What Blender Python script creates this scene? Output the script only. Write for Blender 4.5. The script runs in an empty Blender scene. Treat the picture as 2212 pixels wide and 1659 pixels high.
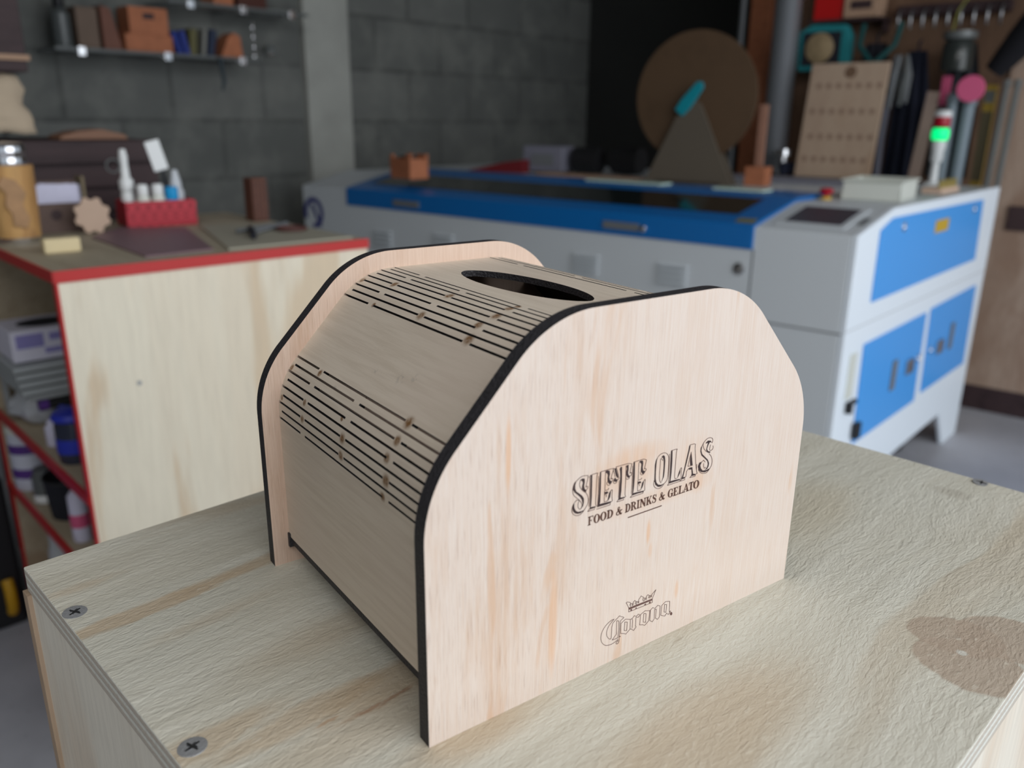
import bpy, bmesh, math, random
from mathutils import Vector, Matrix, geometry
random.seed(7)
S = bpy.context.scene
COL = S.collection
PI = math.pi

# ---------------------------------------------------------------- camera, light, exposure
CAM = Vector((-.11747457, -.21134841, .21367612))
R_ = Vector((.81332508, -.58173238, .00947349)); U_ = Vector((.17102716, .25461457, .95179889)); F_ = Vector((.55610433, .77250169, -.30657645))
cd = bpy.data.cameras.new('camera'); cam = bpy.data.objects.new('camera', cd); COL.objects.link(cam); S.camera = cam
m = Matrix((R_, U_, -F_)).transposed().to_4x4(); m.translation = CAM; cam.matrix_world = m
cd.sensor_width = 36; cd.lens = 36*1785.81/2212; cd.clip_start = .01; cd.clip_end = 60
cd.shift_y = 0
cd.dof.use_dof = True; cd.dof.focus_distance = .37; cd.dof.aperture_fstop = 29.06/3.5; cd.dof.aperture_blades = 0

w = bpy.data.worlds.new('world'); S.world = w; w.use_nodes = True
w.node_tree.nodes['Background'].inputs[0].default_value = (.80, .90, 1, 1)
w.node_tree.nodes['Background'].inputs[1].default_value = .55

def area(name, loc, target, sx, sy, power, col):
    l = bpy.data.lights.new(name, 'AREA'); l.shape = 'RECTANGLE'; l.size = sx; l.size_y = sy; l.energy = power; l.color = col
    o = bpy.data.objects.new(name, l); COL.objects.link(o); o.location = loc
    o.rotation_euler = (Vector(target)-Vector(loc)).to_track_quat('-Z', 'Y').to_euler(); return o
# daylight through the wide open garage door behind the photographer
area('garage_door_daylight', (1.75, -2.2, .75), (1.2, 1.5, -.1), 3.8, 2.3, 72, (.93, .965, 1))
# added overhead fill lamp that brightens the stand top and the floor
area('overhead_fill', (.1, -1.0, 1.68), (.25, -.1, 0), 3.0, 1.0, 44, (.97, .98, 1))
# added fill lamp that lifts the left faces of dispenser and stand
area('left_fill', (-2.3, -.9, .9), (0, .1, .1), 1.6, 1.6, 46, (1, .97, .93))
S.view_settings.view_transform = 'Standard'; S.view_settings.look = 'None'; S.view_settings.gamma = 1; S.view_settings.exposure = 0.0
S.view_settings.use_curve_mapping = False

# ---------------------------------------------------------------- helpers
FLOOR = -.9
def tag(o, label=None, cat=None, group=None, kind=None):
    if label: o['label'] = label
    if cat: o['category'] = cat
    if group: o['group'] = group
    if kind: o['kind'] = kind
    return o
def empty(name, loc, rz=0, label=None, cat=None, group=None, rx=0, ry=0):
    o = bpy.data.objects.new(name, None); COL.objects.link(o); o.location = loc; o.rotation_euler = (rx, ry, rz); o.empty_display_size = .02
    return tag(o, label, cat, group)
class MB:
    def __init__(s): s.v = []; s.f = []; s.m = []
    def add(s, vs, fs, mi=0, M=None):
        b = len(s.v)
        s.v += [tuple(M @ Vector(v)) if M else tuple(v) for v in vs]
        s.f += [tuple(b+i for i in f) for f in fs]; s.m += [mi]*len(fs); return s
    def box(s, x0, x1, y0, y1, z0, z1, mi=0, M=None):
        return s.add([(x0,y0,z0),(x1,y0,z0),(x1,y1,z0),(x0,y1,z0),(x0,y0,z1),(x1,y0,z1),(x1,y1,z1),(x0,y1,z1)],
            [(3,2,1,0),(4,5,6,7),(0,1,5,4),(1,2,6,5),(2,3,7,6),(3,0,4,7)], mi, M)
    def lathe(s, prof, n=32, mi=0, M=None, cap=True):
        vs = []; fs = []
        for r, z in prof:
            for k in range(n): a = 2*PI*k/n; vs.append((r*math.cos(a), r*math.sin(a), z))
        for j in range(len(prof)-1):
            for k in range(n): a = j*n+k; b = j*n+(k+1) % n; fs.append((a, b, b+n, a+n))
        if cap: fs.append(tuple(range(n-1, -1, -1))); fs.append(tuple(range((len(prof)-1)*n, len(prof)*n)))
        return s.add(vs, fs, mi, M)
    def prism(s, poly, a0, a1, axis='y', mi=0, side=None, M=None):
        # polygon in the plane across the axis, from a0 to a1 along it
        def p3(p, a): return {'x': (a, p[0], p[1]), 'y': (p[0], a, p[1]), 'z': (p[0], p[1], a)}[axis]
        n = len(poly); vs = [p3(p, a0) for p in poly]+[p3(p, a1) for p in poly]
        s.add(vs, [(i, (i+1) % n, n+(i+1) % n, n+i) for i in range(n)], mi if side is None else side, M)
        tri = geometry.tessellate_polygon([[Vector((p[0], p[1], 0)) for p in poly]])
        s.add(vs, [tuple(t) for t in tri]+[tuple(n+i for i in t[::-1]) for t in tri], mi, M)
        return s
    def tube(s, pts, r, n=10, mi=0, M=None, closed=False):
        pts = [Vector(p) for p in pts]; N = len(pts); vs = []; fs = []
        up = None
        for i, p in enumerate(pts):
            if closed: t = (pts[(i+1) % N]-pts[i-1]).normalized()
            else: t = (pts[min(i+1, N-1)]-pts[max(i-1, 0)]).normalized()
            if up is None: up = Vector((0, 0, 1)) if abs(t.z) < .9 else Vector((1, 0, 0))
            a = t.cross(up).normalized(); b = a.cross(t).normalized(); up = b
            rr = r[i] if isinstance(r, (list, tuple)) else r
            for k in range(n): q = 2*PI*k/n; vs.append(p+a*(rr*math.cos(q))+b*(rr*math.sin(q)))
        for j in range(N if closed else N-1):
            for k in range(n):
                a0 = j*n+k; b0 = j*n+(k+1) % n; o = ((j+1) % N)*n
                fs.append((a0, b0, o+(k+1) % n, o+k))
        if not closed: fs.append(tuple(range(n-1, -1, -1))); fs.append(tuple(range((N-1)*n, N*n)))
        return s.add(vs, fs, mi, M)
    def build(s, name, mats, parent=None, bevel=0, smooth=False, loc=None, fix=True):
        me = bpy.data.meshes.new(name)
        me.from_pydata([tuple(v) for v in s.v], [], s.f)
        if not isinstance(mats, (list, tuple)): mats = [mats]
        for mt in mats: me.materials.append(mt)
        for p, mi in zip(me.polygons, s.m): p.material_index = mi
        if fix:
            b = bmesh.new(); b.from_mesh(me); bmesh.ops.remove_doubles(b, verts=b.verts, dist=1e-6)
            bmesh.ops.recalc_face_normals(b, faces=b.faces); b.to_mesh(me); b.free()
        if smooth:
            for p in me.polygons: p.use_smooth = True
            try: me.set_sharp_from_angle(angle=math.radians(40))
            except Exception: pass
        o = bpy.data.objects.new(name, me); COL.objects.link(o); o.parent = parent
        if loc: o.location = loc
        if bevel:
            md = o.modifiers.new('bevel', 'BEVEL'); md.width = bevel; md.segments = 2; md.limit_method = 'ANGLE'
        return o
def copy_tree(o, parent=None, first=True):
    c = o.copy(); COL.objects.link(c)
    if not first: c.parent = parent
    for ch in list(o.children):
        copy_tree(ch, c, False)
    return c
def Rz(a): return Matrix.Rotation(a, 4, 'Z')
def T(x, y, z): return Matrix.Translation((x, y, z))

# ---------------------------------------------------------------- materials
def newmat(name):
    m = bpy.data.materials.new(name); m.use_nodes = True; nt = m.node_tree; return m, nt, nt.nodes['Principled BSDF']
def lk(nt, a, b): nt.links.new(a, b)
def flat(name, c, rough=.5, metal=0, bump=0, bscale=60, var=0, vscale=8, trans=0, emit=0, spec=.5, ior=1.45, alpha=1, coat=0):
    m, nt, b = newmat(name)
    b.inputs['Base Color'].default_value = (*c, 1); b.inputs['Roughness'].default_value = rough; b.inputs['Metallic'].default_value = metal
    b.inputs['Specular IOR Level'].default_value = spec; b.inputs['IOR'].default_value = ior
    b.inputs['Transmission Weight'].default_value = trans; b.inputs['Coat Weight'].default_value = coat
    if emit: b.inputs['Emission Color'].default_value = (*c, 1); b.inputs['Emission Strength'].default_value = emit
    tc = nt.nodes.new('ShaderNodeTexCoord')
    if bump:
        n = nt.nodes.new('ShaderNodeTexNoise'); n.inputs['Scale'].default_value = bscale; n.inputs['Detail'].default_value = 4
        bp = nt.nodes.new('ShaderNodeBump'); bp.inputs['Strength'].default_value = bump; bp.inputs['Distance'].default_value = .002
        lk(nt, tc.outputs['Object'], n.inputs['Vector']); lk(nt, n.outputs['Fac'], bp.inputs['Height']); lk(nt, bp.outputs['Normal'], b.inputs['Normal'])
    if var:
        n = nt.nodes.new('ShaderNodeTexNoise'); n.inputs['Scale'].default_value = vscale; n.inputs['Detail'].default_value = 5
        mx = nt.nodes.new('ShaderNodeMix'); mx.data_type = 'RGBA'
        mx.inputs[6].default_value = (*[x*(1-var) for x in c], 1); mx.inputs[7].default_value = (*[min(1, x*(1+var)) for x in c], 1)
        lk(nt, tc.outputs['Object'], n.inputs['Vector']); lk(nt, n.outputs['Fac'], mx.inputs[0]); lk(nt, mx.outputs[2], b.inputs['Base Color'])
    return m
class G:
    """small graph builder"""
    def __init__(s, nt): s.nt = nt; s.tc = nt.nodes.new('ShaderNodeTexCoord').outputs['Object']
    def mapping(s, sc, loc=(0, 0, 0), rot=(0, 0, 0), src=None):
        n = s.nt.nodes.new('ShaderNodeMapping'); n.inputs['Scale'].default_value = sc; n.inputs['Location'].default_value = loc; n.inputs['Rotation'].default_value = rot
        lk(s.nt, src or s.tc, n.inputs['Vector']); return n.outputs[0]
    def noise(s, vec, scale, detail=4, rough=.55, dist=0):
        n = s.nt.nodes.new('ShaderNodeTexNoise'); n.inputs['Scale'].default_value = scale; n.inputs['Detail'].default_value = detail
        n.inputs['Roughness'].default_value = rough; n.inputs['Distortion'].default_value = dist; lk(s.nt, vec, n.inputs['Vector']); return n.outputs['Fac']
    def ramp(s, fac, a, b, lo=0, hi=1):
        n = s.nt.nodes.new('ShaderNodeMapRange'); n.interpolation_type = 'SMOOTHSTEP'
        n.inputs[1].default_value = a; n.inputs[2].default_value = b; n.inputs[3].default_value = lo; n.inputs[4].default_value = hi
        lk(s.nt, fac, n.inputs[0]); return n.outputs[0]
    def mix(s, fac, a, b):
        n = s.nt.nodes.new('ShaderNodeMix'); n.data_type = 'RGBA'
        if isinstance(fac, float): n.inputs[0].default_value = fac
        else: lk(s.nt, fac, n.inputs[0])
        for i, x in ((6, a), (7, b)):
            if isinstance(x, tuple): n.inputs[i].default_value = (*x, 1)
            else: lk(s.nt, x, n.inputs[i])
        return n.outputs[2]
    def math(s, op, a, b=None):
        n = s.nt.nodes.new('ShaderNodeMath'); n.operation = op
        for i, x in ((0, a), (1, b)):
            if x is None: continue
            if isinstance(x, (int, float)): n.inputs[i].default_value = x
            else: lk(s.nt, x, n.inputs[i])
        return n.outputs[0]
    def dist(s, p, vec=None, sc=(1, 1, 1)):
        v = s.mapping(sc, tuple(-p[i]*sc[i] for i in range(3)), src=vec)
        n = s.nt.nodes.new('ShaderNodeVectorMath'); n.operation = 'LENGTH'; lk(s.nt, v, n.inputs[0]); return n.outputs['Value']
    def bump(s, h, strength, dist, bsdf, prev=None):
        n = s.nt.nodes.new('ShaderNodeBump'); n.inputs['Strength'].default_value = strength; n.inputs['Distance'].default_value = dist
        lk(s.nt, h, n.inputs['Height'])
        if prev: lk(s.nt, prev, n.inputs['Normal'])
        lk(s.nt, n.outputs[0], bsdf.inputs['Normal']); return n.outputs[0]
def wood(name, c1, c2, c3, axis='x', sc=30, stretch=12, blotch=4, rough=.6, fine=300, bump=.2, lo=.45, hi=.7, bl=(.5, .68), rot=(0, 0, 0), spec=.35):
    """grain runs along the axis; c1 main, c2 streak, c3 broad figure"""
    m, nt, b = newmat(name); g = G(nt); st = {'x': (1/stretch, 1, 1), 'y': (1, 1/stretch, 1), 'z': (1, 1, 1/stretch)}[axis]
    base = g.mapping((1, 1, 1), rot=rot)
    v = g.mapping(st, src=base)
    st2 = tuple(1 if q == 1 else q*2.5 for q in st); v2 = g.mapping(st2, src=base)
    n1 = g.ramp(g.noise(v, sc, 6, .65, .3), lo, hi)
    n2 = g.ramp(g.noise(v2, blotch, 3, .5, .6), *bl)
    n3 = g.ramp(g.noise(v, fine, 4, .6), .35, .75)
    col = g.mix(n1, c1, c2); col = g.mix(g.math('MULTIPLY', n2, .8), col, c3)
    col = g.mix(g.math('MULTIPLY', n3, .22), col, tuple(x*.55 for x in c2))
    lk(nt, col, b.inputs['Base Color']); b.inputs['Roughness'].default_value = rough; b.inputs['Specular IOR Level'].default_value = spec
    if bump: g.bump(g.math('ADD', n1, n3), bump, .0004, b)
    return m
# ---- materials used
M_white = flat('white_plastic', (.78, .80, .80), .35)
M_offwhite = flat('off_white_plastic', (.66, .68, .62), .45)
M_black = flat('black_rubber', (.012, .012, .014), .5)
M_dark = flat('dark_cloth', (.012, .013, .02), .9, bump=.3, bscale=40)
M_char = flat('burnt_edge', (.024, .022, .025), .55, bump=.6, bscale=900, var=.5, vscale=500)
M_steel = flat('brushed_steel', (.45, .46, .48), .35, 1)
M_chrome = flat('chrome', (.8, .8, .82), .12, 1)
M_screw = flat('galvanised_screw', (.34, .345, .35), .5, .45, bump=.3, bscale=900)
M_screwdark = flat('screw_recess', (.05, .05, .05), .5, .6)
M_red = flat('red_edge_band', (.48, .022, .020), .4)
M_blue = flat('blue_enamel', (.07, .36, .86), .35)
M_blued = flat('lid_blue_enamel', (.004, .14, .44), .35)
M_grey = flat('light_grey_enamel', (.60, .64, .67), .42)
M_greyw = flat('white_grey_enamel', (.80, .87, .94), .42)
M_lcd = flat('dark_screen', (.05, .055, .075), .25)
M_yellow = flat('yellow_sticker', (.55, .36, .03), .5)
M_glassd = flat('smoked_window', (.008, .012, .012), .12, coat=.5)
M_seam = flat('dark_seam', (.16, .17, .18), .6)
M_terra = flat('terracotta_wood', (.42, .15, .07), .7, var=.3, vscale=30)
M_brownd = wood('dark_brown_wood', (.050, .028, .030), (.028, .015, .017), (.065, .038, .038), 'x', 20, 10, 3)
M_cardb = flat('cardboard', (.42, .27, .18), .8, var=.12, vscale=20)
M_paper = flat('crumpled_kraft_paper', (.46, .37, .27), .85, bump=1, bscale=12, var=.2, vscale=14)
M_redbk = flat('red_woven_basket', (.45, .02, .035), .6)
M_teal = flat('teal_fabric', (.01, .20, .22), .7)
M_cyan = flat('turquoise_tape', (.0, .24, .30), .5)
M_cyanb = flat('bright_blue_cap', (.01, .32, .68), .4)
M_purple = flat('purple_plastic', (.09, .03, .22), .5)
M_lilac = flat('lilac_white_card', (.60, .59, .74), .6, var=.1, vscale=60)
M_bluep = flat('deep_blue_plastic', (.02, .035, .42), .45)
M_navy = flat('navy_cover', (.008, .011, .028), .8)
M_pink = flat('pink_plastic', (.62, .10, .22), .45)
M_bamboo = wood('bamboo', (.58, .34, .13), (.42, .22, .08), (.36, .19, .08), 'z', 25, 10, 14, bl=(.55, .62))
M_clear = flat('clear_acrylic', (.82, .86, .88), .06, trans=.92, ior=1.3)
M_frost = flat('frosted_acrylic', (.26, .28, .28), .3, trans=.6, ior=1.3)
M_pgreen = flat('pale_green_acrylic', (.62, .80, .70), .2, spec=.8)
M_greenlit = flat('green_lamp_lit', (.0, .85, .22), .4, emit=1.0)
M_redlens = flat('red_lamp_lens', (.40, .005, .02), .3)
M_ply_cab = wood('cream_pine_plywood', (.78, .72, .58), (.74, .66, .52), (.64, .50, .34), 'z', 6, 14, 11, fine=120, bump=.05, bl=(.50, .60))
M_ply_dark = wood('worn_plywood_top', (.40, .35, .26), (.34, .29, .21), (.30, .24, .16), 'y', 20, 8, 5, fine=120, bump=.05)
M_shelfwood = wood('inside_plywood', (.42, .35, .25), (.36, .29, .2), (.30, .2, .12), 'y', 14, 8, 5, fine=120, bump=.05)
M_tool = wood('shaded_brown_plywood', (.20, .115, .07), (.155, .088, .053), (.13, .07, .042), 'z', 12, 5, 5, fine=120, bump=.05, lo=.4, hi=.62)  # tool wall: brown lowered so the colour holds the shade from above
M_disc = wood('shaded_brown_mdf', (.095, .055, .028), (.08, .046, .023), (.075, .04, .02), 'x', 8, 3, 3, bump=0)  # wheel: shade at the back of the room put into the brown
M_mdf = flat('shaded_stand_mdf', (.105, .085, .062), .8, var=.06)  # wheel stand: colour lowered for the same shade
M_calply = wood('pale_birch_board', (.50, .37, .27), (.46, .33, .24), (.40, .26, .17), 'z', 12, 6, 5, bump=0)
M_hard = wood('hardboard_edge', (.40, .29, .20), (.33, .24, .16), (.44, .33, .24), 'z', 60, 8, 10, bump=.1)

def block_wall():
    m, nt, b = newmat('grey_block_wall'); g = G(nt)
    sep = nt.nodes.new('ShaderNodeSeparateXYZ'); lk(nt, g.tc, sep.inputs[0])
    cmb = nt.nodes.new('ShaderNodeCombineXYZ'); lk(nt, sep.outputs[0], cmb.inputs[0]); lk(nt, sep.outputs[2], cmb.inputs[1])
    br = nt.nodes.new('ShaderNodeTexBrick'); lk(nt, cmb.outputs[0], br.inputs['Vector'])
    br.inputs['Scale'].default_value = 1; br.inputs['Brick Width'].default_value = .4; br.inputs['Row Height'].default_value = .226
    br.inputs['Mortar Size'].default_value = .012; br.inputs['Mortar Smooth'].default_value = .5; br.offset = .5
    br.inputs['Color1'].default_value = (.105, .11, .103, 1); br.inputs['Color2'].default_value = (.15, .155, .145, 1); br.inputs['Mortar'].default_value = (.080, .083, .078, 1)
    n = g.ramp(g.noise(g.tc, 4.5, 6, .65), .42, .68)
    rim = g.ramp(g.noise(g.tc, 1.6, 3), .35, .7)
    col = g.mix(g.math('MULTIPLY', n, .65), br.outputs['Color'], (.21, .215, .195)); col = g.mix(g.math('MULTIPLY', rim, .3), col, (.11, .115, .11))
    lk(nt, col, b.inputs['Base Color']); b.inputs['Roughness'].default_value = .9
    g.bump(br.outputs['Fac'], -.6, .008, b)
    return m
M_block = block_wall()
M_column = flat('rough_concrete', (.36, .365, .335), .9, bump=.5, bscale=30, var=.25, vscale=7)
M_darkwall = flat('near_black_wall', (.022, .023, .022), .9, var=.3, vscale=3)  # near-black colour of the right wall, slightly uneven
M_ceiling = flat('dim_ceiling', (.16, .16, .155), .9)
def floor_mat():
    m, nt, b = newmat('concrete_floor'); g = G(nt)
    n = g.ramp(g.noise(g.tc, 3, 6, .6), .3, .7); n2 = g.ramp(g.noise(g.tc, 60, 3), .62, .72)
    col = g.mix(n, (.36, .365, .40), (.46, .465, .50)); col = g.mix(g.math('MULTIPLY', n2, .4), col, (.15, .15, .15))
    lk(nt, col, b.inputs['Base Color']); b.inputs['Roughness'].default_value = .55; return m
M_floor = floor_mat()

# ---------------------------------------------------------------- room shell
# the room is turned 12 degrees to the stand: V runs along the block wall, U towards it
a12 = math.radians(12); a104 = math.radians(104.5)
V = Vector((math.cos(a12), math.sin(a12), 0)); U = Vector((math.cos(a104), math.sin(a104), 0)); N0 = Vector((1.70316246, .92710207, 0))
def W(n, mm, z): return N0+U*n+V*mm+Vector((0, 0, z))
def struct(name, mb, mat, loc=(0, 0, 0), rz=0, parent=None):
    o = mb.build(name, mat, parent); o.location = loc; o.rotation_euler = (0, 0, rz)
    if parent is None: o['kind'] = 'structure'
    return o
struct('floor', MB().box(-4, 7, -4, 7, -.1, 0), M_floor, (0, 0, FLOOR))
struct('ceiling', MB().box(-4.2, 3.0, -5.5, .2, 0, .1), M_ceiling, W(2.6, 0, 1.75), a12)
struct('wall_back', MB().box(-4.1, 2.53, 0, .12, -.639, 2.01), M_block, W(2.5, -.11, -.261), a12)
struct('trim_1', MB().box(-.115, .115, -.035, .0, -.9, 1.75), M_column, W(2.5, .40, 0), a12)
struct('wall_right', MB().box(-.06, .06, -1.4, 2.6, -.9, 1.75), M_darkwall, W(0, 2.36, 0), a104-PI/2)
struct('wall_left', MB().box(-.06, .06, -5.3, .1, -.9, 1.75), M_block, W(2.6, -4.1, 0), a12)
# plywood tool wall standing forward of the dark corner
struct('wall_tools', MB().box(0, .018, -.9, .96, -.9, 1.75), M_tool, W(0, 1.62, 0), a104-PI/2)
M_palepanel = wood('pinkish_pale_plywood', (.44, .325, .25), (.36, .25, .185), (.31, .20, .14), 'z', 12, 5, 6, fine=120, bump=.05, lo=.4, hi=.62)
struct('door_1', MB().box(-.010, -.001, -.9, .10, -.80, .50), M_palepanel, W(0, 1.62, 0), a104-PI/2)
struct('trim_2', MB().box(-.022, -.0102, -.9, .02, -.175, -.085), M_brownd, W(0, 1.62, 0), a104-PI/2)
struct('baseboard_right', MB().box(-.012, 0, -.9, .95, -.9, -.80), M_brownd, W(0, 1.62, 0), a104-PI/2)
struct('trim_3', MB().box(-.05, .05, -.04, .04, -.9, 1.75), M_terra, W(1.13, 1.72, 0), a12)

# ---------------------------------------------------------------- plywood stand (the table)
def top_mat():
    m, nt, b = newmat('raised_grain_plywood'); g = G(nt)
    warp = nt.nodes.new('ShaderNodeTexNoise'); warp.inputs['Scale'].default_value = 9; warp.inputs['Detail'].default_value = 1; lk(nt, g.tc, warp.inputs['Vector'])
    vm = nt.nodes.new('ShaderNodeVectorMath'); vm.operation = 'SUBTRACT'; lk(nt, warp.outputs['Color'], vm.inputs[0]); vm.inputs[1].default_value = (.5, .5, .5)
    sx = nt.nodes.new('ShaderNodeSeparateXYZ'); lk(nt, g.tc, sx.inputs[0])
    amt = g.ramp(sx.outputs[0], .08, .38, .006, .045)
    sc = nt.nodes.new('ShaderNodeVectorMath'); sc.operation = 'SCALE'; lk(nt, vm.outputs[0], sc.inputs[0]); lk(nt, amt, sc.inputs['Scale'])
    ad = nt.nodes.new('ShaderNodeVectorMath'); ad.operation = 'ADD'; lk(nt, g.tc, ad.inputs[0]); lk(nt, sc.outputs[0], ad.inputs[1])
    wv = ad.outputs[0]
    v = g.mapping((.14, 1, 1), src=wv); v2 = g.mapping((.42, 1, 1), src=wv); v3 = g.mapping((.26, 1, 1), src=wv)
    band = g.ramp(g.noise(v, 22, 3, .5, .4), .56, .66)
    soft = g.ramp(g.noise(v, 60, 4, .6), .35, .7)
    ripple = g.noise(v2, 520, 3, .55, .6); ripple2 = g.noise(v3, 170, 5, .65, .4)
    col = g.mix(soft, (.50, .47, .385), (.575, .55, .465))
    col = g.mix(g.math('MULTIPLY', band, .5), col, (.42, .33, .22))
    # broad grey-green figure to the right and rear
    big = g.ramp(g.noise(g.mapping((.5, 1, 1), src=wv), 7, 2, .5), .45, .65); col = g.mix(g.math('MULTIPLY', big, .35), col, (.50, .505, .45))
    # tan heart-wood stripes and the knot patch near the right edge
    rag = g.math('MULTIPLY', g.math('SUBTRACT', g.noise(g.mapping((.35, 1, 1)), 75, 5, .65), .5), .0085)
    def stripe(p, scl, r0, r1, c, k):
        nonlocal col
        d = g.math('ADD', g.dist(p, wv, (scl[0], scl[1], 0)), rag); f = g.ramp(d, r0, r1, k, 0); col = g.mix(f, col, c)
    TAN = (.44, .335, .22)
    for p_, sc_, r0, r1, k_ in (((.03, -.0785, 0), (.10, 1, 1), .0035, .0065, .75), ((.085, -.0775, 0), (.12, 1, 1), .003, .007, .65), ((.014, -.038, 0), (.22, 1, 1), .001, .006, .45),
        ((.015, -.178, 0), (.22, 1, 1), .004, .009, .6), ((.045, -.190, 0), (.22, 1, 1), .005, .010, .65), ((.085, -.196, 0), (.25, 1, 1), .006, .013, .7), ((.06, -.212, 0), (.2, 1, 1), .003, .02, .4),
        ((.085, -.240, 0), (.35, 1, 1), .004, .017, .7), ((.14, -.30, 0), (.3, 1, 1), .01, .03, .55), ((.20, -.25, 0), (.3, 1, 1), .002, .02, .25), ((.09, -.150, 0), (.25, 1, 1), .002, .018, .35), ((.05, -.105, 0), (.2, 1, 1), .001, .008, .3)):
        stripe(p_, sc_, r0, r1, TAN, k_)
    stripe((.078, -.203, 0), (.08, 1, 1), .0004, .0016, (.30, .17, .10), .75); stripe((.05, -.1985, 0), (.08, 1, 1), .0002, .001, (.36, .22, .13), .6)
    for p_, r_ in (((.276, -.347, 0), .0165), ((.256, -.356, 0), .0185), ((.288, -.362, 0), .018)): stripe(p_, (1, 1, 1), r_, r_+.002, (.375, .30, .23), .85)
    stripe((.262, -.351, 0), (1, 1.3, 1), .0025, .004, (.54, .53, .47), .9)
    stripe((.335, -.24, 0), (.4, 1, 1), .008, .03, (.44, .38, .27), .5)
    stripe((.425, -.298, 0), (1, .5, 1), .003, .009, (.36, .33, .27), .5)
    hl = g.ramp(ripple, .60, .72); col = g.mix(g.math('MULTIPLY', hl, .30), col, (.66, .63, .53))
    dk = g.ramp(ripple2, .36, .28); col = g.mix(g.math('MULTIPLY', dk, .25), col, (.33, .27, .19))
    speck = g.ramp(g.noise(g.tc, 260, 2, .5), .80, .83); col = g.mix(speck, col, (.10, .08, .06))
    lk(nt, col, b.inputs['Base Color']); b.inputs['Roughness'].default_value = .62; b.inputs['Specular IOR Level'].default_value = .35
    h = g.math('ADD', g.math('MULTIPLY', ripple, 1.0), g.math('MULTIPLY', ripple2, 1.2))
    g.bump(h, .85, .00075, b); return m
M_top = top_mat()
def edge_mat():
    m, nt, b = newmat('plywood_laminations'); g = G(nt)
    sx = nt.nodes.new('ShaderNodeSeparateXYZ'); lk(nt, g.tc, sx.inputs[0])
    wob = g.noise(g.mapping((.6, .6, .6)), 40, 3); z = g.math('ADD', sx.outputs[2], g.math('MULTIPLY', wob, .0014))
    fr = g.math('FRACT', g.math('MULTIPLY', z, 210)); lay = g.ramp(fr, .42, .52)
    thin = g.ramp(g.math('ABSOLUTE', g.math('SUBTRACT', fr, .47)), .0, .07, 1, 0)
    n = g.noise(g.mapping((1, 1, 3)), 420, 3, .7)
    col = g.mix(lay, (.66, .66, .60), (.50, .45, .38)); col = g.mix(g.math('MULTIPLY', thin, .6), col, (.16, .12, .10))
    col = g.mix(g.math('MULTIPLY', g.ramp(n, .5, .68), .4), col, (.22, .14, .11))
    lk(nt, col, b.inputs['Base Color']); b.inputs['Roughness'].default_value = .8; g.bump(n, .6, .0008, b); return m
M_edge = edge_mat()
M_side = wood('stand_side_plywood', (.74, .70, .61), (.67, .62, .53), (.62, .50, .38), 'z', 26, 9, 10, fine=260, bump=.15)
TBR = math.radians(8.7)
t = empty('plywood_stand', (-.1022, .2218, FLOOR), TBR, 'large pale plywood box stand with screwed top, carrying the wooden dispenser', 'stand')
TZ = -FLOOR
mb = MB().box(0, .463, -.369, 0, TZ-.0135, TZ)
for i in range(6): mb.m[i] = 1 if i != 1 else 0
top = mb.build('top_panel', [M_top, M_edge], t); md = top.modifiers.new('b', 'BEVEL'); md.width = .0006; md.segments = 2
MB().box(.0006, .0136, -.3685, -.0035, .0, TZ-.0135).build('side_panel', M_side, t)
MB().box(.4494, .4624, -.3685, -.0035, .0, TZ-.0135).build('side_panel', M_side, t)
MB().box(.0137, .4493, -.3685, -.3555, .0, TZ-.0135).build('front_panel', M_side, t)
MB().box(-.0015, .4645, -.0035, .004, .0, TZ-.0145).build('back_panel', M_hard, t)
def screw_mesh(parent, x, y, tilt):
    r = .0052; g = MB().lathe([(.0001, -.001), (r*.9, -.001), (r, .0), (r*.985, .00025), (r*.80, .00035), (.0001, .00035)], 40, cap=False)
    o = g.build('screw', M_screw, parent, smooth=True, loc=(x, y, TZ)); o.rotation_euler = (tilt, 0, random.random()*1.5)
    c = MB()
    for k in range(4):
        a = k*PI/2; c.prism([(0, -.0005), (.0030, -.00035), (.0030, .00035), (0, .0005)], .00030, .00042, 'z', M=Rz(a))
    c.lathe([(.0011, .0003), (.0011, .00044), (.0001, .00044)], 12)
    q = c.build('cross_recess', M_screwdark, o)
    e = MB()
    for k in range(4): e.prism([(.0006, .0005), (.0022, .00045), (.0020, .0009), (.0009, .0010)], .00034, .0005, 'z', M=Rz(k*PI/2))
    e.build('stamped_mark', M_steel, o)
for x, y, tl in ((.0052, -.059, .05), (.0070, -.1764, -.04), (.0055, -.30, 0), (.459, -.294, .1), (.459, -.06, 0)): screw_mesh(t, x, y, tl)

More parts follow.
